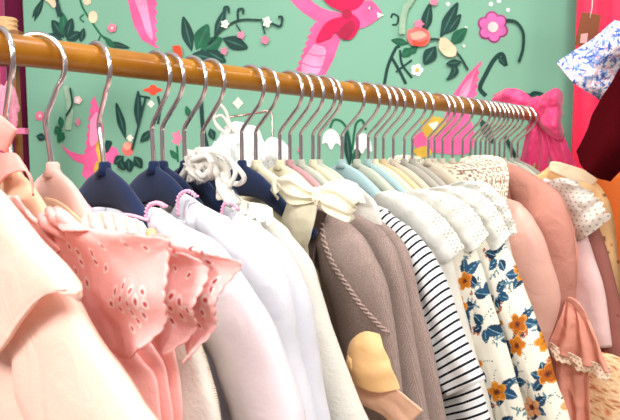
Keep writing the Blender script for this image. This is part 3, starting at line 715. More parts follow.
# cream blouse behind the coral tops
t = t_of(50)
g = garment(t, [(86, 222), (100, 219), (118, 220), (140, 226), (158, 238), (172, 262), (190, 320), (205, 360), (222, 420)], m_offwhite, 'cream blouse with ruffled stand collar, behind the coral tops', 'blouse', 'blouse', T=.009, slT=.010, seed=31, hem=-.42)
sheet('ruffled_collar', t, [[(80, 226), (88, 214), (104, 212), (120, 214), (142, 222)], [(84, 240), (100, 232), (120, 232), (150, 240)]], m_offwhite, g, es=[-.010, -.012], fold=(.003, 6, 0), nu=80, nv=14, thick=.002)
bt = inv(t-.014, 152, 236)
tag(tube('button', [(bt[0], -.016, bt[1]-ZR), (bt[0], -.013, bt[1]-ZR)], .005, mat('tan button', (226, 190, 140), .4), g, 16), 'tan button')
# cream knit cardigan whose sleeve hangs under coral
t = t_of(70)
g = garment(t, [(100, 225), (130, 236), (160, 262), (182, 300), (200, 335), (212, 370), (220, 400), (224, 425)], m_creamk, 'cream ribbed knit cardigan, only its sleeve showing below the coral frill', 'cardigan', 'cardigan', T=.008, slT=.010, seed=32, hem=-.42, slw=.04)
# lilac slip
t = t_of(72)
g = garment(t, [(92, 214), (112, 214), (132, 218), (150, 226), (166, 250), (170, 300)], m_lilac, 'sheer lilac lace camisole in front of the leftmost navy hanger', 'camisole', 'camisole', sleeve=False, T=.006, seed=33, hem=-.38, bodyw=.1,
            paint=lace_paint((236, 226, 242), (200, 180, 216), .005, .0011))
neckband(g, t, [(86, 204), (95, 212), (112, 214), (130, 215), (148, 220)], m_pinktrim, .0012, 'pink_edging')
# white brushed tops with pink picot collars
whites = [
 (105, [(152, 207), (162, 209), (176, 219), (197, 229), (210, 234), (225, 246), (240, 262), (250, 275), (263, 295), (277, 316), (286, 340), (296, 365), (305, 390), (312, 420)], 'white long-sleeved top with pink picot collar, nearest of the white ones', [(147, 222), (146, 212), (150, 205), (158, 203), (166, 207)]),
 (152, [(184, 193), (192, 197), (204, 206), (224, 216), (243, 227), (262, 240), (279, 256), (290, 272), (297, 290), (302, 320), (306, 352), (316, 390), (324, 420)], 'second white top with pink picot collar, behind the nearest', [(178, 216), (177, 203), (180, 195), (188, 191), (197, 197)]),
 (182, [(226, 206), (234, 210), (252, 220), (272, 233), (288, 246), (300, 262), (310, 284), (317, 306), (322, 340), (329, 386), (336, 420)], 'third white top with pink picot collar, below the rosette', [(222, 222), (222, 210), (226, 203), (233, 204), (238, 210)]),
]
for k, (hx, out, lab, col) in enumerate(whites):
    t = t_of(hx)
    g = garment(t, out, m_white_pinklit if k == 0 else m_white, lab, 'top', 'long_sleeved_top', T=.010, slT=.017, seed=40+k, slw=.062, es=-.010, sfold=.003)
    sn = snapper(g); q = [(lambda a: (a[0], -.012, a[1]-ZR))(inv(t-.012, x, y)) for x, y in col]
    s = spline(q, 60); pp = [(p[0]+.0009*math.sin(i*1.3), p[1]+.0009*math.cos(i*1.3), p[2]+.0009*math.sin(i*1.2)) for i, p in enumerate(s)]
    pc = tube('picot_collar', pp, .0010, m_pinktrim, g, 8)
    q2 = [sn(x, y, .0004) for x, y in spline([(col[-1][0]+4, col[-1][1]+4), (col[2][0]+9, col[2][1]+10), (col[0][0]+9, col[0][1]+6)], 30)]
    q2 = [p for p in q2 if p]
    if len(q2) > 3: tube('neckband_seam', q2, .0007, m_white, pc, 8)
# W4 off-white
t4 = t_of(212)
g = garment(t4, [(240, 200), (258, 206), (276, 219), (292, 234), (306, 250), (318, 270), (326, 296), (338, 332), (350, 366), (362, 398), (374, 425)], m_offwhite, 'off-white top between the white tops and the taupe cardigan', 'top', 'long_sleeved_top', T=.010, slT=.015, seed=45, slw=.055, es=-.008)
# lace camisole with white ribbon rosette
tl = t_of(208)
g = garment(tl, [(218, 196), (232, 198), (248, 204), (264, 214), (276, 232), (282, 280)], m_eyel, 'white lace camisole with corded straps wound into a rosette', 'camisole', 'camisole', sleeve=False, T=.005, seed=46, hem=-.36, bodyw=.1, paint=lace_paint((250, 246, 232), (214, 206, 186), .005, .001))
sheet('lace_edging', tl, [[(216, 176), (228, 186), (244, 200), (262, 204), (272, 208)], [(214, 194), (232, 206), (250, 216), (272, 224)]], m_eyel, g, es=[-.020, -.024], fold=(.003, 7, 0), nu=110, nv=40, scallop=.002, paint=lace_paint((252, 248, 232), (210, 200, 176), .0045, .001), thick=.0014)
trs = t_of(190); dl = trs-tl
def cord(pts, r=.0022, e=-.012, name='cord'):
    q = [(lambda a: (a[0], dl+e+(.003*math.sin(i*1.7)), a[1]-ZR))(inv(trs+e, x, y)) for i, (x, y) in enumerate(pts)]
    tube(name, [tuple(p) for p in spline(q, 50)], r, m_offwhite, g, 8)
a_ = inv(trs-.012, 199, 166)
blobmesh('rosette', (a_[0], dl-.014, a_[1]-ZR), (.013, .010, .015), m_offwhite, g, seed=5, lump=.5, freq=14)
cord([(180, 180), (186, 166), (198, 152), (212, 154), (216, 166), (208, 178)], .0035)
cord([(196, 150), (214, 150), (230, 160), (240, 168), (243, 178), (236, 184), (226, 180), (224, 172)], .0024)
cord([(206, 154), (222, 168), (228, 190), (240, 204)], .004); cord([(200, 158), (214, 172), (222, 190), (234, 204)], .004, -.016); cord([(210, 150), (226, 158), (236, 172), (232, 186)], .0022, -.017)
cord([(192, 160), (204, 156), (212, 166), (206, 176), (196, 172)], .0028, -.024); cord([(190, 172), (200, 180), (210, 174), (214, 160)], .0026, -.024)

# cream ruffle blouse under navy hanger 242
t = t_of(254)
g = garment(t, [(281, 187), (290, 194), (300, 205), (306, 220), (310, 250), (312, 300)], m_cream, 'pale yellow ruffle-necked blouse behind the last navy hanger', 'blouse', 'blouse', sleeve=False, T=.006, seed=47, hem=-.40, bodyw=.1)
sheet('neck_ruffle', t, [[(270, 190), (276, 178), (286, 182), (296, 190), (304, 196)], [(276, 200), (280, 190), (290, 194), (300, 204)]], m_cream, g, es=[-.012, -.018], fold=(.003, 4, 0), nu=60, nv=20, puff=.002)
# taupe cardigans
tps = [
 (266, [(312, 203), (330, 209), (350, 221), (371, 240), (385, 264), (394, 290), (400, 325), (405, 360), (410, 400), (414, 425)], 'nearest taupe knit cardigan with cable-knit raglan seam'),
 (288, [(345, 210), (363, 217), (380, 227), (395, 243), (405, 266), (412, 300), (418, 340), (427, 385), (434, 422)], 'second taupe knit cardigan, behind the cable-seamed one'),
 (300, [(362, 212), (380, 220), (397, 233), (409, 249), (417, 270), (422, 295), (430, 325), (439, 362), (446, 400), (450, 424)], 'third taupe knit cardigan, beside the striped top'),
]
m_dk = mat('taupe rib knit', (146, 122, 114), .95, knit=500)
for k, (hx, out, lab) in enumerate(tps):
    t = t_of(hx)
    g = garment(t, out, m_taupe, lab, 'cardigan', 'cardigan', T=.012, slT=.020, seed=50+k, slw=.062, es=-.014 if k == 0 else -.010, sfold=.003)
    if k == 0:
        # ribbed button band and twisted cable down the raglan seam
        def lp(x, y, e): a = inv(t+e, x, y); return (a[0], e, a[1]-ZR)
        band = [lp(*q, -.018) for q in ((309, 208), (306, 226), (303, 245), (302, 270), (304, 300), (310, 340))]
        sheet('button_band', t, [[(310, 206), (305, 226), (300, 250), (299, 280)], [(326, 212), (320, 232), (314, 256), (312, 284)]], m_dk, g, es=[-.017, -.019], nu=40, nv=14, fold=(0, 1, 0), thick=.003)
        ctr = spline([(322, 218), (324, 240), (333, 264), (346, 284), (359, 303), (374, 320), (388, 334)], 90)
        sn = snapper(g)
        for ph in (0, math.pi):
            q = [sn(x+1.7*math.sin(i*.8+ph), y-.8*math.sin(i*.8+ph), -.0002+.0009*math.cos(i*.8+ph)) for i, (x, y) in enumerate(ctr)]
            tube('cable_stitch', [p for p in q if p], .0013, m_taupe, g, 8)
        tsave = t; gsave = g
# cream satin bow at the neck of the first cardigan: a blouse beneath
tb = t_of(262)
g = garment(tb, [(300, 205), (312, 212), (318, 240), (322, 290), (325, 330)], m_cream, 'cream satin blouse with large pussy-bow over the taupe cardigan', 'blouse', 'blouse', sleeve=False, T=.006, seed=53, hem=-.4, bodyw=.095)
e0 = tsave-tb-.03
def bsheet(name, c, es, **k): return sheet(name, tb, c, m_cream, g, es=es, **k)
bsheet('bow_tail', [[(306, 192), (318, 196)], [(292, 196), (316, 212)], [(282, 214), (312, 232)], [(278, 232), (304, 256)]], [e0, e0-.006, e0-.004, e0], fold=(.003, 1.5, 0), nu=40, nv=50, thick=.0016)
bsheet('bow_loop', [[(278, 178), (280, 192)], [(292, 174), (292, 204)], [(306, 184), (306, 204)], [(318, 192), (318, 200)]], [e0-.002, e0-.012, e0-.008, e0-.006], fold=(.0035, 2.4, 1), nu=60, nv=60, puff=.003, lump=.0015)
bsheet('bow_loop', [[(318, 190), (318, 202)], [(330, 182), (330, 214)], [(346, 190), (346, 222)], [(358, 200), (350, 222)]], [e0-.006, e0-.012, e0-.008, e0], fold=(.0035, 2.4, 1), nu=60, nv=60, puff=.003, lump=.0015)
a_ = inv(tb+e0-.012, 318, 196); blobmesh('bow_knot', (a_[0], e0-.012, a_[1]-ZR), (.0065, .006, .0085), m_cream, g, seed=8, lump=.25)
# peach bow hanging on the cardigan
tq = tsave-.044
rt = root_at('satin_bow', tq, 'golden peach satin bow hanging on the front of the taupe cardigan', 'bow')
m_pb = mat('golden peach satin', (244, 196, 136), .42, sheen=.2, wrinkle=.0015)
m_pb2 = mat('blush ribbon tail', (240, 190, 158), .6, weave=500, bump=.0003)
sheet('bow_loop', tq, [[(347, 356), (349, 371)], [(351, 342), (357, 384)], [(364, 332), (377, 392)], [(379, 334), (400, 389)]], m_pb, rt, es=[-.002, -.013, -.014, -.006], fold=(.0007, 2.4, .6), nu=110, nv=80, puff=.004, lump=.0003)
sheet('bow_tail', tq, [[(350, 366), (352, 376)], [(362, 384), (360, 402)], [(392, 388), (384, 416)], [(422, 411), (398, 436)]], m_pb2, rt, es=[.0, -.004, -.004, -.002], fold=(.0015, 1, 0), nu=30, nv=40)
a_ = inv(tq-.018, 350, 364); blobmesh('bow_knot', (a_[0], -.014, a_[1]-ZR), (.006, .005, .009), m_pb, rt, seed=9, lump=.25)
# white blouse right of the cream bow
t = t_of(297)
g = garment(t, [(322, 192), (338, 182), (354, 184), (366, 192), (378, 206), (386, 240)], m_offwhite, 'white cotton blouse collar between the cream bow and the striped top', 'blouse', 'blouse', sleeve=False, T=.009, seed=54, hem=-.42, bodyw=.13, folds=(.002, 3, 0))
sheet('collar', t, [[(318, 196), (332, 182), (346, 180), (358, 184)], [(326, 206), (340, 202), (352, 202), (366, 204)]], m_offwhite, g, es=[-.012, -.016], fold=(.001, 3, 0), nu=40, nv=20, thick=.0025, puff=.003)
# striped tops
for k, (hx, out, lab) in enumerate([
 (316, [(359, 202), (378, 206), (398, 217), (414, 228), (429, 244), (440, 261), (449, 278), (457, 302), (466, 328), (476, 352), (489, 377)], 'navy and white striped long-sleeved top with flared cuff'),
 (330, [(372, 208), (392, 216), (412, 232), (430, 256), (444, 290), (458, 325), (470, 350), (480, 378), (490, 410), (494, 425)], 'second navy and white striped top, showing under the first one\'s cuff')]):
    t = t_of(hx); last = inv(t, *out[-1])[1]
    g = garment(t, out, m_stripe, lab, 'top', 'striped_top', T=.010, slT=.013, seed=60+k, slw=.058, es=-.008, cuff=(last-.001 if k == 0 else -.40), sl_end=(1 if k == 0 else None), sfold=.004, folds=(.003, 4, 0))
# white ruffle-collar blouses and floral dresses
caps = [
 (352, [[(372, 200), (386, 216), (402, 236), (424, 262)], [(378, 193), (400, 204), (424, 226), (446, 262)], [(392, 190), (420, 200), (446, 222), (464, 248)]], [(384, 196), (398, 194), (414, 200), (432, 212), (446, 232), (456, 262), (466, 300), (476, 340), (488, 380), (498, 425)], 'white cotton blouse with eyelet cap sleeve, next to the striped top', False),
 (362, [[(402, 194), (420, 206), (440, 226), (456, 252)], [(412, 190), (432, 198), (456, 216), (474, 250)], [(424, 189), (452, 196), (474, 212), (488, 236)]], [(398, 194), (420, 196), (440, 206), (462, 226), (476, 244), (486, 270), (495, 300), (506, 335), (519, 375), (532, 425)], 'nearer floral dress with rust blossoms, navy leaves and lace cap sleeve', True),
 (376, [[(424, 190), (446, 200), (464, 218), (482, 246)], [(436, 187), (458, 194), (482, 214), (496, 250)], [(448, 186), (472, 190), (494, 206), (510, 236)]], [(418, 194), (440, 196), (466, 208), (490, 224), (505, 240), (516, 257), (523, 275), (531, 298), (543, 329), (551, 350), (560, 381), (574, 420)], 'farther floral dress with rust blossoms and navy leaves', True),
 (388, [[(446, 186), (462, 194), (480, 210), (492, 240)], [(458, 182), (476, 186), (496, 204), (506, 238)], [(470, 181), (488, 184), (506, 204), (517, 233)]], [(440, 190), (460, 190), (484, 200), (500, 214), (510, 236), (516, 260), (520, 300)], 'white blouse with eyelet cap sleeve, nearest the crochet cardigan', False),
]
for k, (hx, cv, out, lab, fl) in enumerate(caps):
    t = t_of(hx)
    mt = m_floral if fl else m_offwhite
    g = garment(t, out, mt, lab, 'dress' if fl else 'blouse', 'floral_dress' if fl else 'blouse', T=.010, slT=.016, seed=70+k, slw=.075 if fl else .05, es=-.010, dense=3 if fl else 1, sdense=6.5 if fl else 1, folds=(.005, 4, 0), sfold=.006,
                paint=floral_paint(5+k, urange=(-.2, .2), vrange=(-.02, .5)) if fl else None, slpaint=floral_paint(11+k*3, urange=(-.05, .05), vrange=(.0, .40), density=.038) if fl else None)
    vm = (.050, .036, .034, .026)[k]
    sheet('cap_sleeve', t, cv, m_eyel, g, es=[-.014, -.024, -.022], fold=(.0010, 5, k*1.7), nu=150, nv=130, scallop=.0014, nscal=15, puff=.0005, lump=.0001, thick=.0012, seed=80+k,
          paint=lace_paint((240, 239, 232), (166, 156, 134), .0050, .0010, vmin=vm))
# crochet cardigan
t = t_of(442)
g = garment(t, [(457, 172), (463, 158), (480, 155), (496, 156), (505, 161), (509, 176), (508, 190), (506, 215), (510, 260)], m_crochet, 'cream flower-motif crochet cardigan between white blouses and pink ones', 'cardigan', 'cardigan', sleeve=False, T=.013, seed=90, hem=-.36, bodyw=.2, dense=5, paint=crochet_paint((244, 234, 212), (196, 130, 110)), folds=(.002, 2, 0), bflare=0)
strip('lining', [(x-.006, y-.006) for x, y in [inv(t, *q) for q in [(455, 165), (462, 158), (480, 155), (496, 156), (505, 161), (509, 176), (508, 190), (506, 215), (510, 260)]]]+[(.1, -.33)], [(-.05, NECK-.04), (-.08, -.10), (-.09, -.33)], .008, mat('rose lining', (176, 118, 98), .8), g, seed=91)
# pink satin blouse
t = t_of(459)
g = garment(t, [(480, 192), (494, 195), (510, 199), (526, 207), (539, 223), (547, 238), (552, 254), (560, 280), (563, 300), (558, 322), (550, 345), (546, 380), (548, 430)], m_satin, 'blush pink satin blouse in front of the dusty rose linen one', 'blouse', 'blouse', T=.013, slT=.026, seed=92, slw=.09, es=-.014, folds=(.004, 2, 0), sfold=.005)
# dusty rose linen
t = t_of(476)
g = garment(t, [(506, 163), (518, 166), (534, 175), (551, 185), (564, 197), (571, 214), (576, 236), (578, 255), (579, 275), (577, 300), (580, 350), (590, 420)], m_linen, 'dusty rose blouse with smooth shoulder and lace-hemmed bell sleeve', 'blouse', 'blouse', T=.014, slT=.024, seed=93, slw=.09, es=-.012, sfold=.004)
tlin = t; glin = g
bell = sheet('bell_sleeve', tlin, [[(566, 300), (571, 297), (579, 302)], [(560, 318), (574, 318), (592, 326)], [(548, 345), (562, 354), (584, 364), (610, 372)]], m_gauze, glin, es=[-.036, -.052, -.056], fold=(.007, 3, 0), nu=110, nv=60, thick=.0015, seed=3)
tag(sheet('lace_hem', tlin, [[(547, 340), (562, 349), (584, 359), (610, 367)], [(546, 350), (561, 360), (583, 370), (609, 379)]], m_eyel, glin, es=[-.058, -.059], fold=(.006, 3, 0), nu=140, nv=30, scallop=.003, nscal=12, paint=lace_paint((246, 222, 196), (206, 140, 110), .006, .0016), thick=.002), 'cream lace edging' if 'lace_hem' == 'lace_hem' else None).parent = bell
tag(sheet('sleeve_tie', tlin, [[(566, 300), (572, 304), (580, 314), (588, 330)], [(568, 297), (575, 300), (584, 310), (592, 328)]], m_gauze, glin, es=[-.050, -.052], nu=30, nv=8, thick=.002, fold=(0, 1, 0)), 'cream lace edging' if 'sleeve_tie' == 'lace_hem' else None).parent = bell
sheet('lower_tier', tlin, [[(556, 352), (572, 360), (588, 366)], [(556, 386), (572, 392), (590, 398)], [(558, 420), (574, 424), (592, 430)]], m_gauze, glin, es=[-.046, -.046, -.046], fold=(.005, 2.5, 1), nu=60, nv=40)
# bell-sleeved gauze blouse
t = t_of(486)
g = garment(t, [(520, 172), (540, 182), (560, 196), (572, 220), (578, 250), (578, 280), (577, 304)], m_gauze, 'peach pink gauze blouse, narrow strip behind the dusty rose linen one', 'blouse', 'blouse', T=.010, slT=.014, seed=94, slw=.05, cuff=inv(t, 577, 304)[1]-.001, sl_end=1, hem=-.60)
# pale pink panel dress
t = t_of(494)
g = garment(t, [(545, 178), (562, 186), (578, 204), (586, 226), (596, 256), (605, 284), (611, 322), (614, 345), (618, 380)], mat('pale pink cotton', (230, 194, 190), .8, wrinkle=.002), 'pale pink dress with straight sleeve under the dotted lace cape', 'dress', 'dress', T=.010, slT=.018, seed=95, slw=.06, cuff=inv(t, 612, 350)[1], sl_end=1, hem=-.62, es=-.01)
sheet('lace_cape', t, [[(546, 182), (560, 206), (576, 242)], [(560, 178), (580, 196), (590, 234)], [(572, 180), (594, 198), (609, 219)]], m_eyel, g, es=[-.026, -.040, -.034], fold=(.005, 3, 1), nu=120, nv=90, scallop=.005, nscal=8, paint=lace_paint((228, 218, 206), (150, 124, 110), .009, .0016), thick=.0014, puff=.004)
t = t_of(502)
g = garment(t, [(560, 180), (578, 192), (594, 212), (604, 236), (611, 258), (618, 285), (626, 320), (634, 360), (645, 420)], m_mauve, 'dusty mauve dress with small dark sprigs, near the right edge', 'dress', 'dress', T=.012, slT=.022, seed=96, slw=.10, es=-.010, dense=1.6, paint=ditsy_paint(3, (150, 92, 82), [(130, 50, 40), (110, 40, 36)], .026, .0034))
t = t_of(511)
g = garment(t, [(552, 164), (572, 169), (588, 176), (602, 188), (611, 204), (616, 228), (619, 255), (624, 290), (632, 340), (642, 400)], m_peachf, 'peach dress with brown floral print, farthest at the right', 'dress', 'dress', T=.014, slT=.024, seed=97, slw=.08, es=-.008, dense=1.6, paint=ditsy_paint(4, (250, 198, 140), [(120, 50, 30), (170, 70, 40), (220, 110, 70)], .015, .0028))
sheet('cream_yoke', t, [[(549, 170), (551, 162), (560, 162)], [(572, 180), (578, 172), (584, 170)], [(590, 186), (596, 182), (598, 180)]], mat('cream yoke', (252, 226, 190), .8, wrinkle=.002), g, es=[-.02, -.022, -.018], nu=30, nv=50)
# peach lace skirt low on the right
t = t_of(480)
g = root_at('lace_dress', t, 'peach openwork lace dress low in the right corner', 'dress')
m_pl = mat('peach openwork lace', (250, 216, 170), .85, painted=True, weave=200, bump=.002)
def pl_paint(uv):
    a = lace_paint((252, 218, 172), (212, 130, 80), .020, .0036)(uv); b = lace_paint((252, 218, 172), (200, 120, 70), .005, .0009)(uv)
    mk = b[:, 0] < lin((252, 218, 172))[0]-.01; a[mk] = b[mk]; return a
cvs = []
o_ = [inv(t, x, y) for x, y in [(572, 350), (590, 352), (612, 352), (632, 366), (652, 400)]]
strip('skirt', [(.03, NECK-.045), (.08, NECK-.055), (.09, -.16), (.10, o_[0][1]+.04), o_[1], (o_[2][0], o_[2][1]-.004), o_[3], (o_[4][0], o_[4][1]), (o_[4][0]+.03, -.62)], [(-.03, NECK-.045), (-.08, NECK-.055), (-.09, -.16), (-.09, -.2), (-.1, -.24), (-.1, -.26), (-.1, -.28), (-.12, -.3), (-.14, -.62)], .009, m_pl, g, rows=190, m=120, folds=(.006, 5, 0), seed=98, paint=pl_paint, e=lambda v: -.004*v)

# ================================================================== satin bow at the end of the rail
t = 1.062
rt = root_at('satin_bow', t, 'large hot pink satin bow tied at the far end of the rail', 'bow')
m_hb = mat('bright pink satin', (244, 70, 130), .4, sheen=.3, wrinkle=.004)
sheet('bow_loop', t, [[(533, 101), (533, 116)], [(546, 93), (545, 132)], [(556, 88), (558, 140)], [(562, 94), (563, 134)], [(562, 100), (562, 126)]], m_hb, rt, es=[.0, -.03, -.035, -.015, .02], fold=(.006, 2, .6), nu=60, nv=60, puff=.01, lump=.004)
sheet('bow_loop', t, [[(534, 101), (534, 114)], [(520, 90), (520, 118)], [(504, 89), (502, 116)], [(493, 95), (493, 110)]], m_hb, rt, es=[.03, .015, .02, .03], fold=(.006, 2, .2), nu=60, nv=60, puff=.008, lump=.003)
sheet('bow_tail', t, [[(530, 110), (538, 112)], [(526, 130), (545, 134)], [(522, 150), (548, 154)], [(514, 178), (548, 178)]], m_hb, rt, es=[-.01, -.02, -.02, -.01], fold=(.006, 2, 0), nu=50, nv=50)
sheet('bow_tail', t, [[(534, 112), (542, 110)], [(542, 134), (560, 130)], [(548, 156), (572, 158)], [(552, 174), (580, 178)]], m_hb, rt, es=[-.01, -.016, -.012, .0], fold=(.006, 2, 1), nu=50, nv=50)
a_ = inv(t-.02, 535, 107); blobmesh('bow_knot', (a_[0], -.018, a_[1]-ZR), (.014, .014, .02), m_hb, rt, seed=11, lump=.25)

# ================================================================== garments on the second rail at the right
r2y = 1.14
r2 = empty('clothes_rail', (.95, r2y, 0), 'golden pole of the second clothes rail beyond the right edge', 'clothes rail')
zz = wp(600, -60, 0, r2y)[2]
tube('pole', [(-.43, 0, zz+.03), (0, 0, zz+.03), (.8, 0, zz+.03)], RR, m_rail, r2, 24)
tube('post', [(.7, 0, 0), (.7, 0, .8), (.7, 0, zz+.03)], .01, m_rail, r2, 16); tube('post', [(-.36, .0, zz+.03), (-.36, .0, zz+.3), (-.36, 0, 2.68)], .004, m_rail, r2, 12)
def fgarment(name, label, cat, Y, cvs, mt, paint, seed, parts, dys, nu=110, nv=110, fold=.006, thick=.004, puff=0.0):
    rt = empty(name, (wp(640, 60, 0, Y)[0], Y, wp(640, 60, 0, Y)[2]), label, cat); L0 = rt.location
    for pn, cv, dy, pt, m_ in parts:
        S = [np.array([tuple(wp(x, y, 0, Y+d)-L0) for x, y in spline(c, nu)]) for c, d in zip(cv, dy)]
        G = np.zeros((nv, nu, 3)); S = np.array(S)
        for j in range(nu): G[:, j] = spline(S[:, j], nv)
        UV = np.zeros((nv, nu, 2))
        cu = np.concatenate([[0], np.cumsum(np.linalg.norm(G[nv//2, 1:]-G[nv//2, :-1], axis=1))]); cw = np.concatenate([[0], np.cumsum(np.linalg.norm(G[1:, nu//2]-G[:-1, nu//2], axis=1))])
        for i in range(nv):
            for j in range(nu):
                u = j/(nu-1); G[i, j, 1] += fold*math.sin(9*u+2*i/nv+seed)+.004*fbm(u*3, i/nv*3, seed)-puff*math.sin(math.pi*u); UV[i, j] = (cu[j], cw[i])
        Fc = [(i*nu+j, i*nu+j+1, (i+1)*nu+j+1, (i+1)*nu+j) for i in range(nv-1) for j in range(nu-1)]
        o = mesh_obj(pn, G.reshape(-1, 3), Fc, m_, rt, UV.reshape(-1, 2), cols=pt(UV.reshape(-1, 2)) if pt else None)
        s = o.modifiers.new('thickness', 'SOLIDIFY'); s.thickness = thick; s.offset = 0
    return rt
m_bf = mat('blue floral voile', (250, 246, 250), .8, painted=True, weave=400, bump=.0004)
m_velvet = mat('maroon velvet', (66, 3, 10), .95, spec=.05, sheen=0, weave=300, bump=.0006)
bfp = ditsy_paint(9, (250, 244, 250), [(66, 100, 180), (100, 134, 204), (150, 172, 222), (232, 180, 200)], .0105, .0068, (-.02, .3), (-.02, .4), .05)
fgarment('blouse', 'white blouse with blue floral print, short sleeve spread at top right', 'blouse', 1.12, None, m_bf, None, 1, [
    ('sleeve', [[(616, 20), (584, 44), (556, 63)], [(632, 26), (600, 62), (571, 82)], [(650, 50), (624, 86), (600, 101)]], [.01, -.02, .01], bfp, m_bf),
    ('bodice', [[(622, 0), (626, 60), (630, 200)], [(650, -14), (650, 60), (650, 200)], [(700, 0), (690, 60), (690, 200)]], [.02, .0, .02], bfp, m_bf),
    ], None, thick=.003, puff=.01)
fgarment('velvet_dress', 'maroon velvet dress, its sleeve tip hanging at the right edge', 'dress', .98, None, m_velvet, None, 2, [
    ('sleeve', [[(634, 10), (619, 60), (594, 110), (577, 152)], [(650, 20), (632, 80), (610, 130), (586, 172)], [(670, 40), (650, 100), (634, 140), (609, 180)]], [.01, -.02, .01], None, m_velvet),
    ('bodice', [[(636, -6), (632, 80), (624, 200), (624, 330)], [(660, -20), (660, 80), (660, 200), (660, 330)], [(700, -6), (700, 80), (700, 200), (700, 330)]], [.02, -.01, .02], None, m_velvet),
    ], None, thick=.010, puff=.015)
# brown swing tag
tg = empty('price_tag', wp(592, 30, 0, 1.3), 'brown card price tag with pink sticker, hanging beside the blue floral blouse', 'tag')
def card(name, cx, cy, pts, Y, th, m):
    V = [tuple(wp(x, y, 0, Y)-tg.location) for x, y in pts]; n = len(V); V += [(a, b+th, c) for a, b, c in V]
    Fc = [tuple(range(n)), tuple(reversed(range(n, 2*n)))]+[(i, i+n, (i+1) % n+n, (i+1) % n) for i in range(n)]
    return mesh_obj(name, V, Fc, m, tg, smooth=False)
card('card', 0, 0, [(582, 12), (601, 15), (596, 48), (575, 45)], 1.3, .0015, mat('brown card', (134, 78, 50), .8, weave=300, bump=.0003))
card('sticker', 0, 0, [(581, 34), (588, 33), (587, 43), (580, 43)], 1.2992, .0006, mat('pink sticker', (244, 170, 170), .6))
tube('string', [tuple(wp(x, y, 0, 1.298)-tg.location) for x, y in [(590, 18), (592, 8), (593, -10), (594, -60)]]+[(wp(594, -60, 0, 1.298)[0]-tg.location[0], r2y-tg.location[1], zz+.03-tg.location[2])], .0009, mat('white string', (240, 230, 220), .8), tg, 6)
# orange box at lower right beyond the garments
ob = wp(606, 180, 0, 1.5)
tag(box('storage_box', (ob[0]+.1, 1.52, wp(606, 174, 0, 1.5)[2]/2), (.34, .16, wp(606, 174, 0, 1.5)[2]), mat('orange board', (240, 120, 50), .6), None, .006), 'orange box behind the racks at the right edge', 'box')
ob2 = wp(606, 210, 0, 1.5)

# ================================================================== white beaded camisole on a wire frame behind the rail
Yc = 1.12
fr = empty('garment_stand', (wp(250, 200, 0, Yc)[0], Yc, 0), 'thin rose gold wire stand behind the middle of the rail', 'stand')
def fl(x, y, Y=Yc): return tuple(wp(x, y, 0, Y)-fr.location)
tube('frame', [fl(228, 420), fl(228, 200), fl(228, 122), fl(230, 117), fl(250, 114), fl(268, 111), fl(272, 114), fl(273, 150), fl(273, 420)], .0022, rose_wire, fr, 8)
zb = fl(250, 420)[2]
for x in (228, 273): 
    q = fl(x, 420); tube('leg', [q, (q[0], 0, .012)], .0022, rose_wire, fr, 8)
box('base', (0, 0, .007), (.26, .16, .014), rose_wire, fr, .003)
rt = empty('camisole', wp(240, 130, 0, Yc), 'white beaded camisole with knotted straps on the rose gold wire stand', 'camisole'); L0 = rt.location
def csheet(name, cv, dy, m_, fold=.003, sd=1, pt=None, nu=50, nv=50):
    S = np.array([[tuple(wp(x, y, 0, Yc-.012+d)-L0) for x, y in spline(c, nu)] for c, d in zip(cv, dy)]); G = np.zeros((nv, nu, 3))
    for j in range(nu): G[:, j] = spline(S[:, j], nv)
    UV = np.zeros((nv, nu, 2))
    for i in range(nv):
        for j in range(nu): G[i, j, 1] += fold*math.sin(20*j/nu+sd)+.003*fbm(j/nu*4, i/nv*4, sd); UV[i, j] = (j/nu*.07, i/nv*.08)
    o = mesh_obj(name, G.reshape(-1, 3), [(i*nu+j, i*nu+j+1, (i+1)*nu+j+1, (i+1)*nu+j) for i in range(nv-1) for j in range(nu-1)], m_, rt, UV.reshape(-1, 2), cols=pt(UV.reshape(-1, 2)) if pt else None)
    s = o.modifiers.new('thickness', 'SOLIDIFY'); s.thickness = .002; return o
lp_ = lace_paint((246, 246, 244), (196, 210, 200), .008, .0016)
csheet('bodice', [[(224, 128), (234, 122), (246, 124), (258, 128)], [(214, 150), (230, 146), (250, 148), (266, 152)], [(206, 200), (230, 200), (250, 200), (270, 200)]], [0, -.02, 0], m_eyel, pt=lp_)
csheet('ruffle', [[(262, 146), (270, 138), (280, 140), (288, 146)], [(262, 158), (270, 154), (280, 156), (290, 160)], [(262, 176), (270, 176), (280, 176), (290, 178)]], [0, -.02, 0], m_eyel, sd=3, pt=lp_)
csheet('ruffle', [[(212, 146), (218, 140), (226, 138)], [(204, 162), (216, 156), (230, 154)], [(200, 182), (214, 180), (230, 180)]], [0, -.03, -.01], m_eyel, sd=5, pt=lp_)
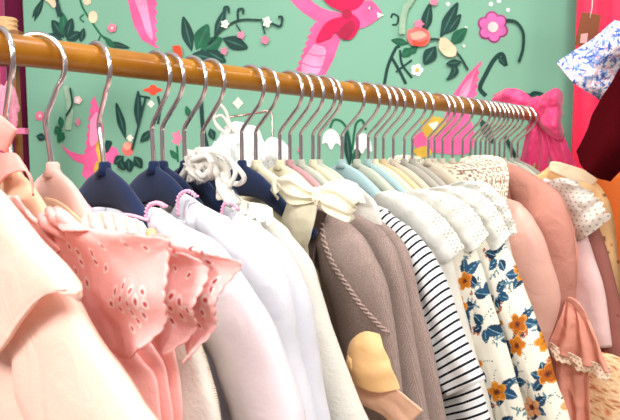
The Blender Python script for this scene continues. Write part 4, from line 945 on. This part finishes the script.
for pts in ([(220, 104), (214, 116), (218, 128), (230, 134)], [(220, 104), (226, 112), (230, 124), (234, 132)], [(214, 118), (222, 116), (230, 128), (226, 134), (216, 124)], [(226, 134), (218, 146), (222, 160)]):
    tube('strap', [tuple(p) for p in spline([tuple(wp(x, y, 0, Yc-.028)-L0) for x, y in pts], 30)], .003, m_offwhite, rt, 8)

# ================================================================== LIGHT
w = bpy.data.worlds.new('shop'); bpy.context.scene.world = w; w.use_nodes = True
nt = w.node_tree; tc = nt.nodes.new('ShaderNodeTexCoord'); sx = nt.nodes.new('ShaderNodeSeparateXYZ'); nt.links.new(tc.outputs['Generated'], sx.inputs[0])
mr = nt.nodes.new('ShaderNodeMapRange'); mr.inputs[1].default_value = -1; mr.inputs[2].default_value = 1; nt.links.new(sx.outputs[2], mr.inputs[0])
cr = nt.nodes.new('ShaderNodeValToRGB'); e = cr.color_ramp.elements; e[0].position = 0; e[0].color = (.26, .21, .21, 1); e[1].position = 1; e[1].color = (.72, .71, .70, 1)
for q_, c_ in ((.45, (.26, .22, .22, 1)), (.56, (.30, .28, .28, 1)), (.72, (.60, .58, .57, 1))):
    k_ = e.new(q_); k_.color = c_
nt.links.new(mr.outputs[0], cr.inputs[0]); nt.links.new(cr.outputs[0], nt.nodes['Background'].inputs[0]); nt.nodes['Background'].inputs[1].default_value = .92
def area(name, loc, target, size, power, col):
    l = bpy.data.lights.new(name, 'AREA'); l.shape = 'RECTANGLE'; l.size = size[0]; l.size_y = size[1]; l.energy = power; l.color = col
    o = bpy.data.objects.new(name, l); C.objects.link(o); o.location = loc; o.rotation_euler = (Vector(target)-Vector(loc)).to_track_quat('-Z', 'Y').to_euler(); return o
area('key_light', (-1.25, -.75, 2.0), (0, .7, 1.1), (.7, .6), 33, (1, .98, .96))  # key light put in at the upper left front; no window stands there
area('overhead_light', (.45, -.9, 2.15), (.15, .8, 1.1), (.7, .4), 20, (1, .98, .96))  # fill added above and behind the camera to brighten the facing cloth
area('overhead_light', (.3, .35, 2.6), (.2, .8, 1.1), (.8, .4), 20, (1, .97, .93))
area('overhead_light', (1.9, .6, 2.4), (.8, 1.1, 1.1), (.3, .3), 9, (1, .78, .62))
